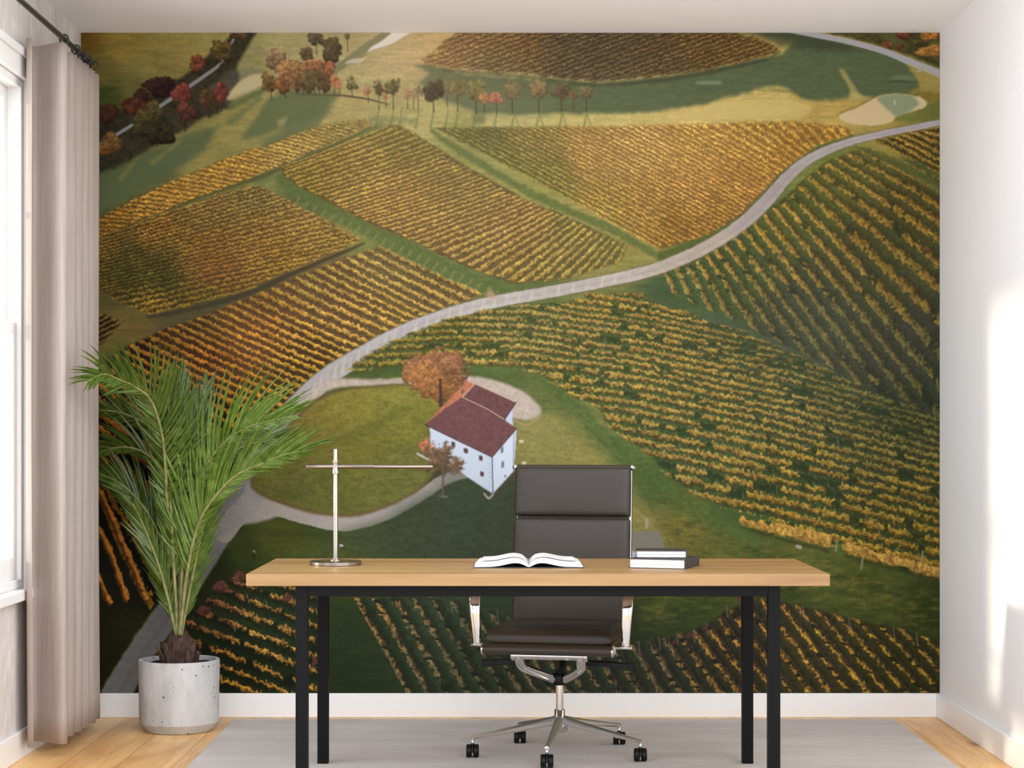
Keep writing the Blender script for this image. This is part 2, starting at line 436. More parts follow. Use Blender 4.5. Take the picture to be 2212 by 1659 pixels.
    comp((122, 110, 84), smask([(748, 139), (770, 139)], [3, 3], 2)*.6)
    comp((224, 216, 204), pmask([(712, 146), (722, 141), (728, 142), (718, 147)], .5, 1)*.9)
    for x, y, rx, ry, c, tr in ((684, 84, 20, 18, (88, 76, 52), (0, 34)), (720, 108, 24, 30, (80, 66, 42), (4, 40)), (662, 116, 20, 17, (96, 78, 50), (0, 10)), (750, 78, 7, 10, (110, 92, 64), (2, 34)), (596, 128, 26, 24, (140, 112, 78), (0, 30)),
                                (630, 150, 34, 26, (164, 118, 70), None), (690, 150, 32, 22, (150, 92, 60), None), (582, 178, 20, 26, (112, 84, 42), (6, 38)), (612, 182, 20, 26, (128, 84, 46), (6, 30)), (640, 174, 26, 32, (130, 90, 54), None),
                                (668, 176, 22, 32, (96, 82, 46), None), (700, 168, 22, 34, (104, 78, 46), (0, 34)), (680, 140, 20, 14, (170, 110, 66), None), (712, 150, 12, 18, (160, 84, 54), None)):
        crown(x, y, rx, ry, c, .5, 1.3, trunk=tr)
    for x in (640, 655, 668, 680, 690, 700): comp((58, 46, 36), smask([(x, 185), (x+1, 204)], [2, 2], 1.5, curved=False)*.8)
    comp((78, 66, 54), smask([(640, 204), (700, 206), (750, 208), (800, 216), (840, 226)], [2, 3, 4, 4, 2], 2)*.9)
    # --- brown vineyard on the far slope
    R, U = ruled([(830, 70), (905, 136), (1040, 180), (1200, 225), (1420, 245)], [(1490, -160), (1565, -94), (1700, -50), (1860, -5), (2080, 15)], [0, 9, 18, 28, 38], bow=-.02)
    R = np.where(np.isnan(R), np.nan, R)
    comp(np.array((86, 99, 64), np.float32)*(1+.1*GRASS)[..., None], pmask([(892, 140), (930, 138), (1000, 160), (1160, 172), (1300, 180), (1460, 164), (1690, 118), (1720, 90), (1600, 66), (1715, 66), (1800, 84), (1900, 112), (1958, 134), (1970, 150), (1985, 184), (1950, 210), (1860, 212), (1800, 216), (1740, 217), (1700, 190), (1660, 187), (1600, 205), (1520, 225), (1400, 243), (1260, 246), (1130, 248), (1030, 244), (960, 215), (905, 180), (930, 160)], 5, 4))
    comp((102, 112, 80), pmask([(905, 165), (980, 180), (1100, 200), (1200, 215), (1200, 246), (1040, 244), (960, 220)], 8, 12)*.5)
    comp((62, 68, 44), pmask([(1590, 66), (1716, 66), (1800, 86), (1880, 112), (1800, 112), (1690, 100)], 6, 6)*.75)
    for y0, y1 in ((150, 160), (178, 184), (196, 200)):
        comp((70, 96, 54), smask([(1640, y0), (1760, (y0+y1)/2), (1960, y1)], [3, 5, 3], 5, 3)*.35)
    cl = pmask([(903, 134), (940, 106), (985, 68), (1590, 68), (1640, 84), (1682, 104), (1676, 116), (1640, 128), (1560, 146), (1470, 162), (1300, 178), (1200, 172), (1130, 160), (1040, 156), (960, 148)], 5, 1)
    vines(R, U, field([(930, 130, (180, 128, 66)), (1000, 90, (160, 112, 60)), (1060, 150, (140, 108, 66)), (1100, 80, (150, 104, 56)), (1250, 100, (116, 90, 58)), (1300, 165, (112, 88, 56)), (1450, 140, (120, 90, 54)), (1500, 90, (132, 94, 46)), (1640, 110, (140, 100, 46))]), field([(950, 130, (96, 74, 46)), (1300, 120, (70, 58, 44)), (1600, 110, (76, 58, 36))]), cl, .58, seed=1, leaf=.3, side=(.62, .5), edge=0, lift=.55, ragged=.8)
    comp((56, 58, 42), smask([(960, 152), (1130, 166), (1300, 183), (1470, 167), (1640, 133), (1684, 112)], [5, 8, 9, 10, 8, 4], 6, 3)*.6)
    # --- road top right with its bank
    comp(np.array((64, 62, 30), np.float32)*(1+.4*CLUMP)[..., None], pmask([(1770, 66), (2040, 66), (2040, 152), (1960, 118), (1880, 92), (1800, 76)], 3, 3)*.9)
    comp((92, 96, 46), pmask([(1880, 66), (1925, 66), (1958, 96), (1930, 100)], 4, 4)*.7); comp((122, 112, 50), pmask([(1955, 84), (2035, 96), (2035, 108), (1980, 96)], 4, 4)*.7)
    for x, y, rx, ry, c in ((1950, 78, 16, 12, (132, 66, 40)), (1915, 98, 14, 10, (142, 84, 40)), (2008, 78, 26, 12, (190, 120, 44)), (2010, 112, 34, 14, (176, 118, 46)), (1945, 104, 12, 10, (84, 52, 30)), (1990, 96, 16, 8, (70, 60, 28))):
        crown(x, y, rx, ry, c, .5, 1.25)
    comp((168, 166, 168), smask([(1706, 66), (1760, 76), (1830, 90), (1905, 110), (1965, 134), (2040, 164)], [11, 12, 12, 13, 15, 17], 1.6))
    comp((190, 168, 90), pmask([(1955, 138), (1990, 146), (2032, 166), (2032, 200), (1990, 196), (1984, 182), (1972, 158)], 2, 2)*.45)
    comp((164, 152, 84), pmask([(1810, 148), (1822, 150), (1840, 178), (1858, 206), (1876, 212), (1846, 214), (1830, 185)], 2, 2)*.85)
    comp((198, 174, 98), pmask([(1838, 196), (1850, 204), (1886, 214), (1830, 216)], 2, 4)*.7)
    comp((112, 122, 90), pmask([(1930, 166), (1962, 162), (1978, 168), (1975, 174), (1940, 175), (1924, 172)], 1, 2, True)*.7)
    comp((54, 66, 38), smask([(1914, 178), (1940, 176), (1970, 178)], [2, 5, 2], 3)*.7)
    comp((132, 142, 108), pmask([(1500, 180), (1520, 175), (1550, 175), (1560, 179), (1550, 183), (1515, 184)], 1, 2, True)*.8)
    comp((74, 84, 58), smask([(1495, 186), (1545, 184)], [4, 2], 3)*.6)
    # bright fairway and the putting green
    comp((204, 180, 104), pmask([(1500, 236), (1580, 218), (1660, 213), (1720, 218), (1756, 232), (1740, 250), (1690, 258), (1560, 258), (1450, 254)], 2, 5, True)*.7)
    comp((150, 134, 64), smask([(1600, 216), (1680, 213), (1740, 222), (1758, 236), (1738, 252)], [1.5]*5, 2)*.5)
    for y in (222, 232, 243): comp((160, 142, 66), smask([(1750, y), (1800, y-2), (1850, y-4)], [2, 3, 2], 3)*.45)
    comp((92, 104, 44), pmask([(1930, 252), (1990, 232), (2034, 222), (2034, 262), (1960, 268), (1935, 262)], 6, 8)*.7)
    gp = [(1810, 255), (1822, 243), (1850, 233), (1880, 217), (1900, 207), (1940, 203), (1980, 209), (2000, 224), (1985, 237), (1940, 250), (1925, 264), (1890, 272), (1840, 268)]
    comp((112, 92, 44), pmask([(x-1, y-2.5) for x, y in gp], .6, 1.5, True)*.8)
    comp((206, 180, 130), pmask(gp, .6, 1.3, True))
    comp((134, 146, 108), pmask([(1892, 214), (1902, 207), (1940, 203), (1972, 207), (1986, 226), (1960, 244), (1935, 254), (1920, 240)], 1, 3)*.95)
    comp((206, 186, 136), smask([(1984, 212), (1998, 224), (1990, 234)], [8, 9, 5], 3)*.8)
    comp((225, 225, 215), smask([(1932, 226), (1932, 218)], [1.6, 1.6], 1.2, curved=False))
    comp((150, 165, 175), smask([(1982, 154), (1988, 154)], [5, 5], 1.5, curved=False)*.9)
    # --- avenue trees with their shadows
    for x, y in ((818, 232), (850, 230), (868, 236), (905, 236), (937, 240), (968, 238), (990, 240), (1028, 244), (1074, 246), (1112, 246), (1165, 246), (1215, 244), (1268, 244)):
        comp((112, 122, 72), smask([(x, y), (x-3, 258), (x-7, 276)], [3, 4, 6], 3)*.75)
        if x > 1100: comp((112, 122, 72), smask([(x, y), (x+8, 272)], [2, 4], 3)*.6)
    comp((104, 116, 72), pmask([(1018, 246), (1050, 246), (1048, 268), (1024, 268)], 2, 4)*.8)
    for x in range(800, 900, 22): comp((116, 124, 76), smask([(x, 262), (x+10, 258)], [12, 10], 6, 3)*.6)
    for x, y, rx, ry, c, h in ((760, 182, 12, 17, (96, 88, 54), 30), (795, 196, 9, 13, (166, 104, 62), 26), (818, 188, 12, 18, (92, 82, 50), 48), (833, 208, 7, 11, (190, 110, 70), 26), (849, 189, 18, 20, (92, 84, 50), 46), (880, 204, 11, 16, (168, 128, 88), 32), (893, 212, 5, 8, (160, 100, 60), 24), (903, 196, 12, 20, (136, 122, 84), 40),
                               (936, 196, 22, 26, (60, 54, 36), 46), (966, 190, 9, 20, (112, 104, 70), 42), (988, 192, 18, 24, (118, 102, 58), 48), (1028, 196, 22, 26, (122, 114, 62), 50), (1046, 212, 11, 13, (196, 122, 70), 32), (1072, 212, 17, 13, (190, 112, 80), 34), (1106, 196, 20, 22, (128, 112, 70), 46), (1163, 192, 18, 23, (136, 112, 70), 52), (1212, 198, 18, 22, (96, 82, 54), 42), (1238, 206, 9, 12, (134, 84, 54), 32), (1266, 200, 16, 17, (120, 106, 66), 42), (722, 175, 12, 12, (190, 110, 66), 28), (733, 184, 8, 10, (190, 116, 76), 20)):
        crown(x, y, rx*1.22, ry*1.12, c, .62, 1.18, trunk=(1, h), dens=.55, soft=4)
    # --- vineyard strip, upper left
    R, U = ruled([(110, 524), (195, 478), (330, 408), (480, 343), (640, 288), (720, 262), (790, 256)], [(200, 522), (292, 482), (440, 424), (592, 368), (724, 310), (782, 282), (808, 270)], [0, 5, 13, 22, 33, 39, 45])
    comp((96, 106, 58), pmask([(590, 395), (660, 340), (760, 300), (812, 270), (850, 270), (700, 330), (610, 380)], 3, 4)*.85)
    comp((82, 84, 42), smask([(205, 522), (330, 466), (455, 418), (560, 384), (650, 346), (744, 304), (800, 276)], [9, 9, 10, 9, 8, 7, 4], 4)*.85)
    vines(R, U, field([(220, 480, (168, 112, 36)), (340, 430, (214, 146, 52)), (480, 375, (214, 150, 58)), (640, 315, (206, 158, 76)), (760, 272, (180, 146, 76))]), field([(220, 490, (96, 66, 26)), (480, 380, (134, 98, 40)), (760, 275, (128, 112, 58))]), None, .66, seed=2, leaf=.3, edge=.09, side=(.82, .62), lift=.3, ragged=.75)
    # --- dark gold square, left
    R, U = ruled([(195, 500), (195, 560), (195, 640), (290, 724)], [(545, 392), (640, 438), (792, 518), (850, 566)], [0, 8, 19, 27])
    cl = pmask([(195, 518), (290, 482), (450, 426), (535, 400), (562, 398), (640, 440), (720, 484), (786, 518), (742, 538), (620, 588), (540, 626), (420, 660), (322, 680), (270, 660), (195, 618)], 3, 1)
    comp((62, 56, 36), smask([(322, 684), (430, 664), (540, 632), (640, 588), (740, 546), (786, 526)], [8, 10, 12, 9, 7, 4], 4)*.8)
    vines(R, U, field([(220, 530, (150, 106, 36)), (330, 500, (176, 118, 44)), (450, 440, (164, 122, 54)), (550, 415, (160, 126, 60)), (660, 470, (178, 132, 60)), (760, 515, (178, 134, 58)), (430, 540, (162, 110, 42)), (560, 540, (178, 122, 48)), (460, 585, (160, 98, 40)), (350, 600, (92, 82, 28)), (270, 600, (88, 78, 26)), (300, 560, (112, 90, 34)), (330, 660, (164, 118, 40)), (450, 640, (140, 108, 36)), (600, 575, (166, 120, 42)), (230, 640, (130, 92, 26))]), field([(260, 560, (56, 44, 18)), (500, 500, (92, 68, 34)), (700, 500, (112, 84, 42))]), cl, .6, seed=3, leaf=.32, edge=0, side=(.8, .6), lift=.3, ragged=.8)
    R, U = ruled([(195, 690), (195, 760)], [(272, 650), (280, 720)], [0, 6])
    vines(R, U, np.array((128, 88, 28), np.float32), np.array((46, 32, 14), np.float32), pmask([(195, 664), (270, 694), (195, 772)], 2, 1), .5, .4, seed=4)
    # --- big fan of rows left of the road, running into the dark corner
    A = [(822, 530), (740, 558), (640, 596), (540, 640), (440, 680), (345, 712), (262, 752), (200, 800), (200, 920), (200, 1045)]
    B = [(1045, 634), (960, 672), (880, 708), (790, 752), (720, 800), (650, 850), (590, 900), (515, 985), (440, 1100), (320, 1330)]
    cl = pmask([(818, 528), (930, 576), (1046, 632), (1030, 648), (960, 668), (880, 698), (790, 744), (720, 786), (680, 812), (640, 852), (585, 900), (520, 985), (455, 1100), (340, 1340), (195, 1120), (195, 788), (240, 764), (345, 706), (440, 676), (540, 636), (640, 592), (740, 552)], 4, 1.5)
    R, U = ruled(A, B, [0, 3.5, 8, 12, 16.5, 21, 25, 29.5, 33.5, 37.5], bow=.03)
    vines(R, U, field([(850, 560, (184, 142, 72)), (960, 630, (192, 142, 70)), (700, 590, (178, 136, 60)), (560, 650, (170, 120, 44)), (440, 690, (156, 108, 36)), (760, 680, (214, 154, 68)), (820, 700, (206, 148, 62)), (640, 740, (220, 150, 56)), (560, 720, (214, 134, 48)), (660, 800, (204, 142, 44)), (340, 730, (160, 98, 28)), (300, 800, (190, 104, 24)), (440, 780, (206, 116, 34)), (500, 840, (200, 120, 32)), (240, 860, (196, 108, 24)), (240, 1000, (184, 100, 24)), (300, 1180, (196, 124, 34))]),
          field([(850, 570, (110, 92, 52)), (700, 640, (102, 74, 44)), (560, 740, (104, 66, 36)), (400, 780, (70, 42, 20)), (280, 800, (34, 20, 12)), (240, 950, (20, 13, 7)), (400, 950, (22, 16, 8)), (300, 1150, (16, 13, 7)), (640, 800, (72, 50, 22)), (900, 640, (104, 84, 46))]), cl, .52, seed=5, leaf=.26, edge=.012, side=(.72, .5), gshade=.95, ragged=.5)
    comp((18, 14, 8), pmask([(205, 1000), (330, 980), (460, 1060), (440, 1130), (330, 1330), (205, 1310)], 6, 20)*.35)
    for k, (a, b, c) in enumerate((((206, 1035), (250, 1130), (318, 1290)), ((206, 1120), (240, 1190), (276, 1290)), ((206, 960), (270, 1060), (352, 1235)), ((206, 1225), (222, 1262), (240, 1300)))):
        for q, (cc, w, o) in enumerate((((96, 52, 14), 12, 3), ((196, 122, 34), 8, 0))):
            comp(np.array(cc, np.float32)*(1+.3*LEAF+.15*CLUMP)[..., None], smask([(p[0]-o, p[1]+o) for p in (a, b, c)], [w*.8, w, w], 2.5, 5))
    # --- centre field
    comp(np.array((88, 104, 52), np.float32)*(1+.12*LEAF)[..., None], smask([(604, 385), (700, 448), (800, 498), (905, 552), (985, 590), (1090, 632)], [22, 30, 32, 34, 34, 22], 8, 5)*.75)
    for k in range(24):
        q = k/23; x = 640+q*430; y = 432+q*200
        comp((146, 138, 74), smask([(x+6, y-2), (x-6, y+13)], [5, 2], 3)*.55)
    A = [(848, 266), (880, 276), (930, 308), (1000, 352), (1080, 398), (1150, 436), (1210, 458), (1270, 486), (1320, 510), (1357, 528)]
    B = [(604, 362), (604, 374), (640, 402), (720, 446), (800, 486), (905, 530), (1000, 576), (1110, 616), (1230, 604), (1340, 568)]
    R, U = ruled(A, B, [0, 2, 6, 13, 21, 28, 33, 38, 42, 45.5], bow=-.03)
    vines(R, U, field([(850, 275, (172, 140, 62)), (700, 340, (184, 142, 58)), (780, 380, (196, 150, 70)), (900, 330, (164, 132, 62)), (640, 390, (176, 138, 54)), (840, 430, (206, 150, 72)), (1000, 400, (172, 136, 66)), (900, 490, (194, 144, 72)), (1100, 470, (190, 140, 72)), (1000, 540, (188, 142, 72)), (1250, 520, (176, 138, 66)), (1120, 590, (180, 138, 66)), (1340, 545, (160, 128, 60))]),
          field([(850, 275, (98, 84, 40)), (700, 370, (100, 76, 36)), (900, 430, (104, 78, 42)), (1100, 500, (98, 80, 46)), (1250, 560, (86, 86, 46)), (1340, 550, (90, 96, 48))]), None, .56, seed=6, leaf=.27, edge=.045, side=(.8, .6), lift=.3, gshade=.95, ragged=.5)
    # --- golden field right of it
    comp(np.array((84, 100, 48), np.float32)*(1+.12*LEAF)[..., None], smask([(935, 284), (1000, 330), (1130, 408), (1250, 466), (1330, 500), (1425, 556)], [10, 14, 16, 18, 18, 16], 7, 4)*.75)
    comp(np.array((80, 92, 38), np.float32)*(1+.12*LEAF)[..., None], smask([(1430, 552), (1530, 524), (1600, 478), (1650, 430), (1690, 384), (1750, 336), (1840, 298)], [22, 24, 22, 22, 22, 20, 10], 6, 4)*.85)
    R, U = ruled([(930, 274), (1000, 274), (1080, 273), (1200, 272), (1350, 270), (1500, 266), (1700, 260), (1832, 274)], [(1425, 540), (1470, 528), (1530, 510), (1590, 474), (1640, 426), (1690, 372), (1760, 318), (1842, 290)], [0, 3.6, 8, 15, 23, 31, 38, 43], bow=-.02)
    vines(R, U, field([(950, 285, (128, 116, 56)), (1050, 300, (124, 114, 54)), (1150, 290, (170, 134, 66)), (1100, 380, (140, 122, 54)), (1200, 400, (150, 128, 58)), (1280, 340, (204, 152, 76)), (1400, 310, (222, 166, 88)), (1500, 300, (216, 160, 74)), (1650, 290, (214, 158, 68)), (1780, 275, (200, 142, 58)), (1500, 400, (212, 150, 72)), (1600, 400, (202, 138, 62)), (1700, 340, (196, 136, 54)), (1400, 440, (196, 142, 66)), (1300, 450, (190, 146, 64)), (1450, 510, (180, 128, 50)), (1540, 480, (192, 132, 52))]),
          field([(980, 290, (88, 88, 44)), (1150, 380, (92, 86, 40)), (1300, 330, (140, 98, 48)), (1500, 330, (160, 108, 50)), (1700, 300, (150, 102, 40)), (1500, 480, (118, 80, 34)), (1350, 480, (120, 92, 42))]), None, .58, seed=7, leaf=.3, edge=.02, side=(.84, .68), lift=.4, gshade=.95, ragged=.7)
    # --- right hand slope with open rows
    A = [(1432, 588), (1470, 575), (1504, 562), (1560, 520), (1612, 480), (1661, 447), (1703, 416), (1740, 380), (1780, 350), (1838, 324), (1872, 316)]
    B = [(1448, 632), (1510, 664), (1576, 690), (1745, 772), (1890, 850), (2050, 940), (2060, 800), (2060, 650), (2060, 540), (2060, 440), (2060, 400)]
    R, U = ruled(A, B, [0, 1.6, 3.2, 6.2, 8.8, 11, 13.2, 15.2, 17.2, 19.8, 21.2], bow=-.035)
    vines(R, U, field([(1450, 600, (150, 120, 60)), (1560, 540, (166, 122, 52)), (1660, 460, (168, 124, 50)), (1780, 370, (156, 120, 48)), (1860, 340, (150, 116, 48)), (1980, 420, (148, 106, 38)), (1900, 480, (150, 108, 42)), (1750, 560, (148, 110, 48)), (1950, 600, (138, 102, 40)), (1600, 650, (128, 104, 52)), (1750, 720, (112, 96, 52)), (1900, 760, (108, 92, 48)), (2010, 840, (98, 86, 40))]),
          field([(1450, 620, (70, 88, 48)), (1600, 560, (70, 82, 42)), (1700, 440, (82, 88, 38)), (1850, 360, (88, 88, 38)), (1980, 440, (74, 70, 32)), (1900, 560, (68, 70, 38)), (1750, 680, (64, 70, 48)), (1950, 750, (58, 58, 42)), (2010, 850, (52, 58, 38))]), None, .46, gaps=.16, seed=8, leaf=.26, edge=.02, side=(.72, .5), gshade=.95, gaplen=150, ragged=.45)
    comp(np.array((88, 98, 46), np.float32)*(1+.12*LEAF)[..., None], smask([(1850, 318), (1930, 350), (2034, 410)], [8, 16, 24], 6, 4)*.7)
    R, U = ruled([(1882, 302), (1940, 286), (2000, 272)], [(2050, 392), (2050, 340), (2050, 262)], [0, 3.2, 7])
    vines(R, U, field([(1900, 310, (150, 112, 44)), (2000, 290, (172, 124, 48)), (2010, 350, (156, 116, 42))]), np.array((84, 72, 30), np.float32), pmask([(1876, 304), (1940, 290), (2034, 268), (2034, 378), (1980, 350), (1920, 326)], 4, 1), .66, .6, seed=9, leaf=.34, edge=0)
    # --- roads
    way = [(2045, 262), (1960, 279), (1900, 291), (1820, 312), (1750, 343), (1700, 384), (1652, 438), (1600, 486), (1520, 537), (1420, 580), (1300, 609), (1170, 634), (1060, 654), (960, 682), (860, 722), (780, 768), (710, 812), (650, 868), (604, 924), (555, 1000), (510, 1082), (452, 1186), (380, 1300), (310, 1400), (250, 1500)]
    wid = [12, 13, 14, 16, 20, 24, 28, 27, 26, 26, 25, 25, 26, 28, 31, 36, 40, 44, 48, 52, 56, 54, 54, 56, 60]
    comp(np.array((112, 100, 70), np.float32)*(1+.2*LEAF)[..., None], smask(way, [w+5 for w in wid], 4, 3)*.8)
    rc = field([(2000, 270, (172, 164, 164)), (1820, 312, (172, 162, 158)), (1650, 440, (164, 152, 146)), (1500, 545, (176, 160, 144)), (1300, 609, (178, 168, 158)), (1060, 654, (180, 172, 164)), (860, 722, (176, 170, 168)), (700, 820, (172, 166, 162)), (600, 930, (156, 150, 148)), (510, 1082, (124, 120, 120)), (420, 1240, (108, 106, 108)), (300, 1420, (112, 108, 104)), (250, 1490, (116, 112, 108))])
    comp(rc*(1+.05*LEAF+.05*fbm(30, 8, 60, 2))[..., None], smask(way, wid, 2, 1))
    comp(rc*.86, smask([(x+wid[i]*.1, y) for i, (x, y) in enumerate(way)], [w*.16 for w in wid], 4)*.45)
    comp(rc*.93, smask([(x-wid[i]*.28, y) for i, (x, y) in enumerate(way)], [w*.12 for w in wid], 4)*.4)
    for k in range(34):                                     # light flecks between the vine shadows on the lane
        q = 9.5+k*8.2/34; i = int(q); f = q-i
        x, y = way[i][0]*(1-f)+way[i+1][0]*f, way[i][1]*(1-f)+way[i+1][1]*f; w = wid[i]
        comp((212, 190, 162), smask([(x+1, y-w*.42), (x-3, y+w*.3)], [2, w*.28], 4)*(.55 if k % 3 else .3))
    comp((186, 150, 120), pmask([(1046, 640), (1060, 622), (1070, 640), (1090, 650)], 3, 3)*.7)
    # drive, forecourt, lower path
    dr = np.array((186, 168, 150), np.float32)*(1+.06*LEAF+.06*CLUMP)[..., None]
    comp(dr, pmask([(640, 880), (672, 850), (720, 818), (760, 818), (840, 818), (905, 813), (1010, 812), (1070, 822), (1130, 846), (1166, 878), (1164, 898), (1140, 906), (1100, 900), (1060, 880), (1000, 850), (900, 832), (800, 834), (720, 840), (664, 872)], 1.5, 2, True))
    comp((150, 136, 116), smask([(800, 824), (900, 822)], [3, 3], 3)*.5)
    comp(field([(500, 1110, (150, 140, 130)), (600, 1100, (160, 150, 138)), (760, 1125, (166, 156, 148)), (900, 1075, (152, 146, 138)), (1000, 1035, (134, 128, 118))])*(1+.06*LEAF)[..., None], smask([(486, 1152), (516, 1110), (560, 1090), (640, 1112), (740, 1130), (830, 1110), (905, 1072), (960, 1036), (1010, 1022)], [40, 44, 30, 30, 34, 30, 26, 24, 20], 2, 1.5))
    comp(field([(480, 1130, (140, 132, 124)), (540, 1060, (152, 145, 138)), (600, 1100, (158, 148, 137))])*(1+.06*LEAF)[..., None], pmask([(545, 1020), (560, 1060), (600, 1090), (600, 1115), (560, 1128), (520, 1134), (470, 1170), (430, 1230), (470, 1140), (520, 1070)], 1.5, 2))
    comp((58, 64, 24), pmask([(500, 1168), (530, 1146), (560, 1138), (640, 1144), (740, 1156), (740, 1168), (560, 1156), (510, 1180)], 3, 4)*.6)
    # lawn in the loop
    lawn = field([(600, 1020, (104, 102, 38)), (680, 940, (124, 110, 42)), (760, 870, (134, 122, 46)), (860, 850, (128, 122, 50)), (880, 920, (120, 116, 44)), (700, 1060, (96, 98, 38)), (840, 1040, (104, 106, 44)), (800, 980, (112, 108, 40)), (620, 1060, (92, 92, 38)), (900, 1000, (104, 104, 46))])
    comp((104, 84, 46), pmask([(541, 1044), (553, 1000), (612, 930), (676, 866), (756, 838), (900, 831), (960, 866), (930, 916), (942, 968), (944, 1012), (904, 1060), (830, 1098), (760, 1116), (676, 1109), (596, 1084), (556, 1066)], 1, 2, True))
    comp(lawn*(1+.13*GRASS+.1*LEAF+.08*CLUMP)[..., None], pmask([(546, 1040), (560, 1000), (620, 930), (684, 870), (760, 842), (900, 835), (956, 866), (926, 916), (936, 966), (938, 1010), (900, 1056), (828, 1092), (760, 1110), (680, 1103), (602, 1078), (560, 1060)], 1, 2, True))
    comp((84, 92, 30), smask([(620, 1000), (760, 940), (880, 880)], [14, 18, 10], 14, 6)*.4)
    # --- yellow terraces below the road
    s = np.interp(PXX, [700, 1000, 1150, 1400, 1700, 2040], [6, 0, 6, 42, 106, 196])
    yy = PYY-s+3*noise(160, 40, 70)
    R = np.interp(yy, [600, 640, 700, 780, 860, 960, 1060, 1180], [-2.6, 0, 4.3, 9.4, 13.8, 18.6, 22.6, 27]).astype(np.float32)
    U = ((PXX-PX0)/PW).astype(np.float32)
    cl = pmask([(1262, 632), (1392, 632), (1400, 648), (1484, 672), (1530, 694), (1612, 716), (1700, 756), (1760, 782), (1900, 846), (2040, 908), (2040, 1262), (1990, 1252), (1900, 1218), (1826, 1196), (1828, 1176), (1790, 1182), (1680, 1156), (1600, 1136), (1604, 1116), (1700, 1130), (1560, 1096), (1500, 1072), (1440, 1032), (1400, 984), (1366, 960), (1306, 918), (1292, 880), (1228, 856), (1160, 806), (1100, 794), (1012, 792), (960, 770), (880, 786), (800, 800), (742, 800), (800, 760), (876, 722), (960, 690), (1060, 666), (1180, 652), (1262, 644)], 3, 1.5)
    vines(R, U, np.array((.86, .86, .90), np.float32)*field([(1300, 650, (196, 146, 62)), (1150, 690, (190, 150, 74)), (950, 740, (166, 132, 52)), (1000, 780, (196, 150, 70)), (1300, 740, (188, 144, 70)), (1200, 830, (196, 148, 62)), (1400, 800, (196, 148, 66)), (1500, 760, (190, 142, 62)), (1620, 740, (164, 130, 54)), (1560, 850, (196, 148, 60)), (1700, 900, (186, 142, 62)), (1800, 820, (140, 118, 54)), (1950, 900, (112, 100, 46)), (1900, 980, (152, 122, 52)), (1600, 1000, (196, 148, 62)), (1500, 960, (194, 146, 66)), (1750, 1050, (190, 142, 52)), (1950, 1080, (172, 130, 42)), (1650, 1080, (192, 142, 50)), (1900, 1180, (190, 138, 42)), (1700, 1150, (196, 144, 46)), (2010, 1220, (170, 124, 34))]),
          field([(1150, 690, (88, 98, 48)), (950, 750, (82, 94, 42)), (1300, 800, (76, 92, 44)), (1600, 800, (70, 84, 46)), (1500, 960, (70, 88, 46)), (1800, 950, (64, 76, 44)), (1700, 1080, (62, 78, 38)), (1950, 1000, (58, 66, 36)), (1950, 1180, (58, 68, 28))]), cl, .64, gaps=.2, seed=10, leaf=.26, edge=0, side=(.66, .45), gshade=.9, gaplen=44, clump=.2, ragged=.7)
    # posts among the terraces
    rs = np.random.RandomState(5)
    for k in range(70):
        x = rs.uniform(880, 2020); y = rs.uniform(690, 1150)
        if y < 640+(x-1260)*.36 or y > 800+max(x-1160, -40)*.62: continue
        comp((120, 112, 100), smask([(x, y), (x+.5, y+15)], [2.2, 2.2], 1.5, curved=False)*.6)
    for x0, x1, y0, y1, h in ((1604, 1666, 1124, 1140, 20), (1676, 1786, 1140, 1168, 26), (1828, 2034, 1182, 1236, 24)):
        n = int((x1-x0)/2.2)
        comp((52, 58, 24), smask([(x0, y0+h*.8), (x1, y1+h*.8)], [8, 8], 5, 3)*.7)
        comp(np.array((172, 130, 54), np.float32)*(1+.34*LEAF+.3*PLANT-.25*((PYY-(y0+(PXX-x0)*(y1-y0)/(x1-x0)))/h))[..., None], smask([(x0, y0), (x1, y1)], [h*.75, h*.9], 2.5, 7, False))
    for x, y in ((1805, 1166), (1860, 1206), (1990, 1190)): comp((140, 134, 120), smask([(x+3, y), (x, y+24)], [4, 4], 1.5, curved=False)*.85)
    comp((170, 160, 146), smask([(1722, 1180), (1728, 1182)], [8, 8], 1.5, curved=False)*.9)
    # dry yellow growth over the meadow below the terraces
    md = pmask([(1440, 1060), (1600, 1150), (1780, 1200), (1900, 1240), (2034, 1290), (2034, 1370), (1900, 1330), (1740, 1296), (1640, 1280), (1540, 1320), (1380, 1370), (1380, 1200), (1400, 1100)], 10, 14)
    rot = np.clip(fbm(26, 9, 80, 3)*1.6+.25, 0, 1)
    comp(np.array((122, 108, 44), np.float32)*(1+.25*LEAF)[..., None], md*rot*.55)
    comp(np.array((40, 54, 22), np.float32), md*np.clip(fbm(30, 8, 81, 3)*1.6-.1, 0, 1)*.55)
    # meadow strip right of the house
    comp(np.array((140, 130, 66), np.float32)*(1+.12*GRASS+.12*LEAF)[..., None], pmask([(1112, 930), (1150, 908), (1200, 900), (1240, 935), (1300, 985), (1350, 1030), (1420, 1130), (1480, 1212), (1340, 1212), (1110, 1015)], 6, 10, False)*.6)
    comp(np.array((76, 98, 46), np.float32)*(1+.2*CLUMP)[..., None], smask([(1160, 812), (1230, 868), (1290, 930), (1380, 1000), (1450, 1070), (1560, 1130), (1640, 1180)], [10, 26, 28, 34, 44, 40, 20], 16, 10)*.6)
    comp((70, 84, 40), smask([(1252, 905), (1320, 975), (1380, 1050), (1450, 1180)], [2, 2, 2, 2], 3, 2)*.5)
    comp((206, 190, 150), smask([(1124, 953), (1128, 953)], [7, 7], 1.5, curved=False)); comp((206, 190, 150), smask([(1130, 1000), (1134, 1000)], [7, 7], 1.5, curved=False))
    comp((168, 140, 98), smask([(1110, 908), (1136, 918), (1150, 914), (1164, 902)], [5, 5, 4, 4], 2)*.8)
